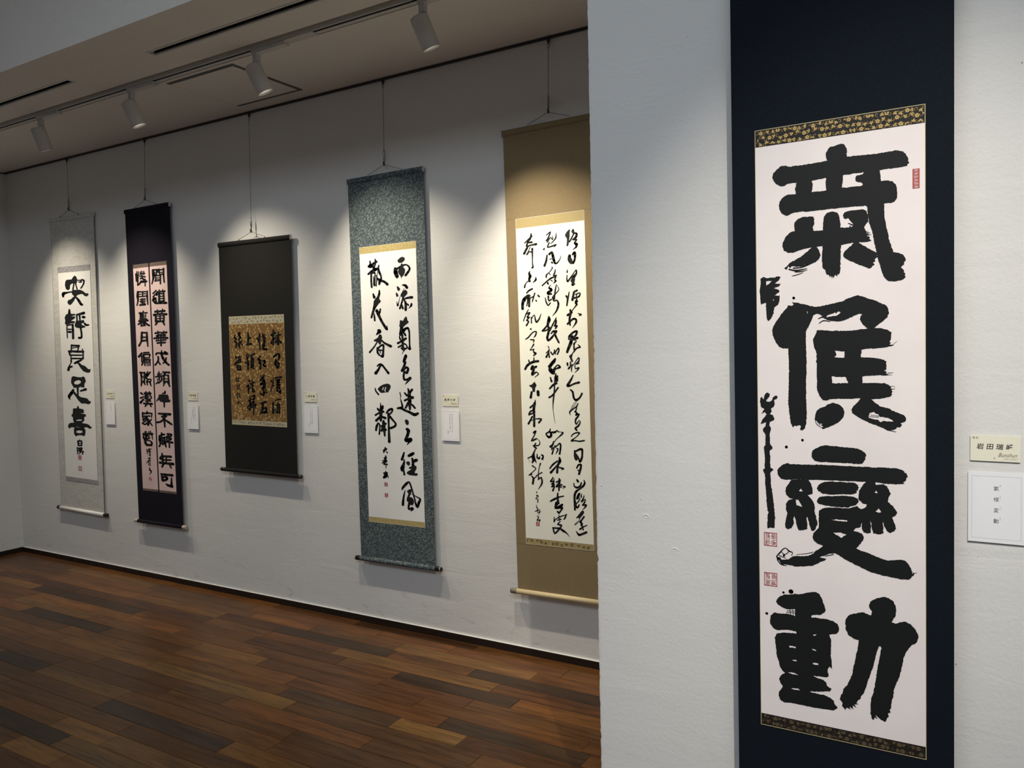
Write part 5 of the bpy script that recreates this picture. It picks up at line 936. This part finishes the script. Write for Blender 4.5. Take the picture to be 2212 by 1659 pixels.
wire_tag(scroll('n', (-0.279, CAM_H + 0.900), 0.11, 2.050, 0.464, 1.915, [(-0.1765, -1.796, 0.1775, -0.4395)],
       dict(cloth=NAVY, brocade=B_BLACK, paper=P_PINKW, roller=NAVY, knob=K_BLACK, ring=BRASS, rod_end=PALE_END, line=LINE_GOLD, line_w=0.0012, rough=0.00045, sub=4,
            floral=(GOLDT, DULLGOLD, 0.0128, 0.0006, 1.22)),
       'navy hanging scroll with four huge black characters below a gold flowered band', (0.0385, 0.0275), 0.0, 1.931, ZC - 0.002), 'the navy scroll')

# ------------------------------------------------------------------ cards beside the scrolls
def text_mesh(name, body, size, x, z, mat, parent, align='CENTER', y=-0.0006, shear=0.0, line=1.0, bold=0.0, sx=1.0, space=1.0):
    c = bpy.data.curves.new('text', 'FONT'); c.body = body; c.size = size; c.align_x = align; c.align_y = 'CENTER'
    c.shear = shear; c.space_line = line; c.offset = bold; c.resolution_u = 2; c.space_character = space
    o = bpy.data.objects.new('text', c); COL.objects.link(o)
    dg = bpy.context.evaluated_depsgraph_get()
    me = bpy.data.meshes.new_from_object(o.evaluated_get(dg))
    bpy.data.objects.remove(o); bpy.data.curves.remove(c)
    me.transform(Matrix.Translation((x, y, z)) @ Matrix.Rotation(math.radians(90), 4, 'X') @ Matrix.Diagonal((sx, 1, 1, 1)))
    me.materials.clear(); me.materials.append(mat)
    t = bpy.data.objects.new(name, me); t.parent = parent; COL.objects.link(t)
    return t
def vtext(parent, col, x, z, size, mat, pitch=None):
    return text_mesh('printed_line', '\n'.join(col), size, x, z - (len(col) * (pitch or size)) / 2, mat, parent, line=(pitch or size) / size)
def name_card(x, y, z, name, label, tilt=0.0, rot=0.0):
    r = empty('name_card', (x, y, z), (tilt, rot, 0))
    w, h = 0.091, 0.055
    MB().box(-w / 2, -0.0005, -h / 2, w / 2, 0.0005, h / 2).obj('card', CARD_CREAM, r)
    text_mesh('printed_name', name, 0.0135, -0.001, 0.003, PRINT, r, bold=0.00022, space=1.62, shear=0.12)
    text_mesh('printed_note', '賛 助', 0.0050, -0.036, 0.0215, BROWN_PRINT, r)
    text_mesh('printed_mark', 'Bunshun', 0.0125, 0.0220, -0.0135, BROWN_PRINT, r, shear=0.5, sx=0.80)
    text_mesh('printed_mark', 'GALLERY', 0.0045, 0.0285, -0.0215, BROWN_PRINT, r, space=1.5)
    text_mesh('printed_mark', 'ギ', 0.0050, -0.001, -0.0215, BROWN_PRINT, r)
    tag(r, label, 'card', 'cream name cards')
def caption_card(x, y, z, cols, label, tilt=0.0, rot=0.0, size=0.0058, top=0.056):
    r = empty('caption_card', (x, y, z), (tilt, rot, 0))
    w, h = 0.104, 0.151
    MB().box(-w / 2, -0.0004, -h / 2, w / 2, 0.0004, h / 2).obj('card', CARD_WHITE, r)
    bw, bh, t = w / 2 - 0.007, h / 2 - 0.0085, 0.0003
    MB().box(-bw, -0.00055, bh - t, bw, -0.0004, bh).box(-bw, -0.00055, -bh, bw, -0.0004, -bh + t).box(-bw, -0.00055, -bh + t, -bw + t, -0.0004, bh - t).box(bw - t, -0.00055, -bh + t, bw, -0.0004, bh - t).obj('printed_border', GREY_PRINT, r)
    for (cx, cz, s, pitch, body, mat) in cols: vtext(r, body, cx, cz, s, mat, pitch)
    tag(r, label, 'card', 'white caption cards')
CY = YB - 0.0025
name_card(-4.948, CY, CAM_H - 0.239, '山田白陽', 'cream name card to the right of the pale grey cloud-patterned scroll', 0.03)
caption_card(-4.948, CY - 0.003, CAM_H - 0.364, [(0.010, 0.057, 0.0068, 0.0095, '安静是足喜', PRINT), (0.000, -0.006, 0.0045, 0.0055, '是足喜也', GREY_PRINT)],
             'white caption card to the right of the pale grey cloud-patterned scroll', -0.02)
name_card(-4.109, CY, CAM_H - 0.242, '齋藤靖崖', 'cream name card between the dark violet and the charcoal scrolls', 0.03)
caption_card(-4.110, CY - 0.003, CAM_H - 0.367, [(0.021, 0.057, 0.0058, 0.0068, '聞くならく黄華の戍 頻年', PRINT), (0.008, 0.057, 0.0058, 0.0068, '兵を解かず 可憐閨裏', PRINT), (-0.004, 0.057, 0.0058, 0.0068, '月 偏に漢家の営', PRINT), (-0.013, -0.005, 0.0052, 0.0062, '沈佺期 雑詩', GREY_PRINT)],
             'white caption card between the dark violet and the charcoal scrolls', -0.02)
name_card(-3.128, CY, CAM_H - 0.236, '伊東牧龍', 'cream name card between the charcoal and the blue-grey scrolls', 0.02)
caption_card(-3.128, CY - 0.002, CAM_H - 0.357, [(0.012, 0.055, 0.0058, 0.0080, '林間に酒を煖めて紅葉', PRINT), (-0.001, 0.055, 0.0058, 0.0080, '石上に詩を題して緑苔', PRINT), (-0.012, -0.023, 0.0058, 0.0068, '白居易', PRINT)],
             'white caption card between the charcoal and the blue-grey scrolls', -0.015)
name_card(-2.201, CY, CAM_H - 0.243, '尾野大峰', 'cream name card between the blue-grey and the tan scrolls', 0.05)
caption_card(-2.202, CY - 0.002, CAM_H - 0.363, [(0.011, 0.056, 0.0058, 0.0080, '雨は菊色を添え三径に迷', PRINT), (-0.002, 0.056, 0.0058, 0.0080, '風は花香を散じ四鄰に入', PRINT), (-0.013, -0.026, 0.0062, 0.0072, '陸游', PRINT)],
             'white caption card between the blue-grey and the tan scrolls', -0.01)
name_card(0.030, YN - 0.0035, CAM_H - 0.2343, '岩田瑞峰', 'large cream name card by the navy scroll with huge characters', 0.02, 0.006)
caption_card(0.0325, YN - 0.0035, CAM_H - 0.361, [(0.0, 0.052, 0.0105, 0.0232, '氣候変動', PRINT), (0.0072, 0.0490, 0.0036, 0.0036, 'き', GREY_PRINT), (0.0072, 0.0270, 0.0034, 0.0040, 'こう', GREY_PRINT), (0.0072, 0.0038, 0.0034, 0.0040, 'へん', GREY_PRINT), (0.0072, -0.0194, 0.0034, 0.0040, 'どう', GREY_PRINT)],
             'white caption card by the navy scroll reading four printed characters', -0.008)
print('planks', n_plank, 'objects', len(bpy.data.objects))
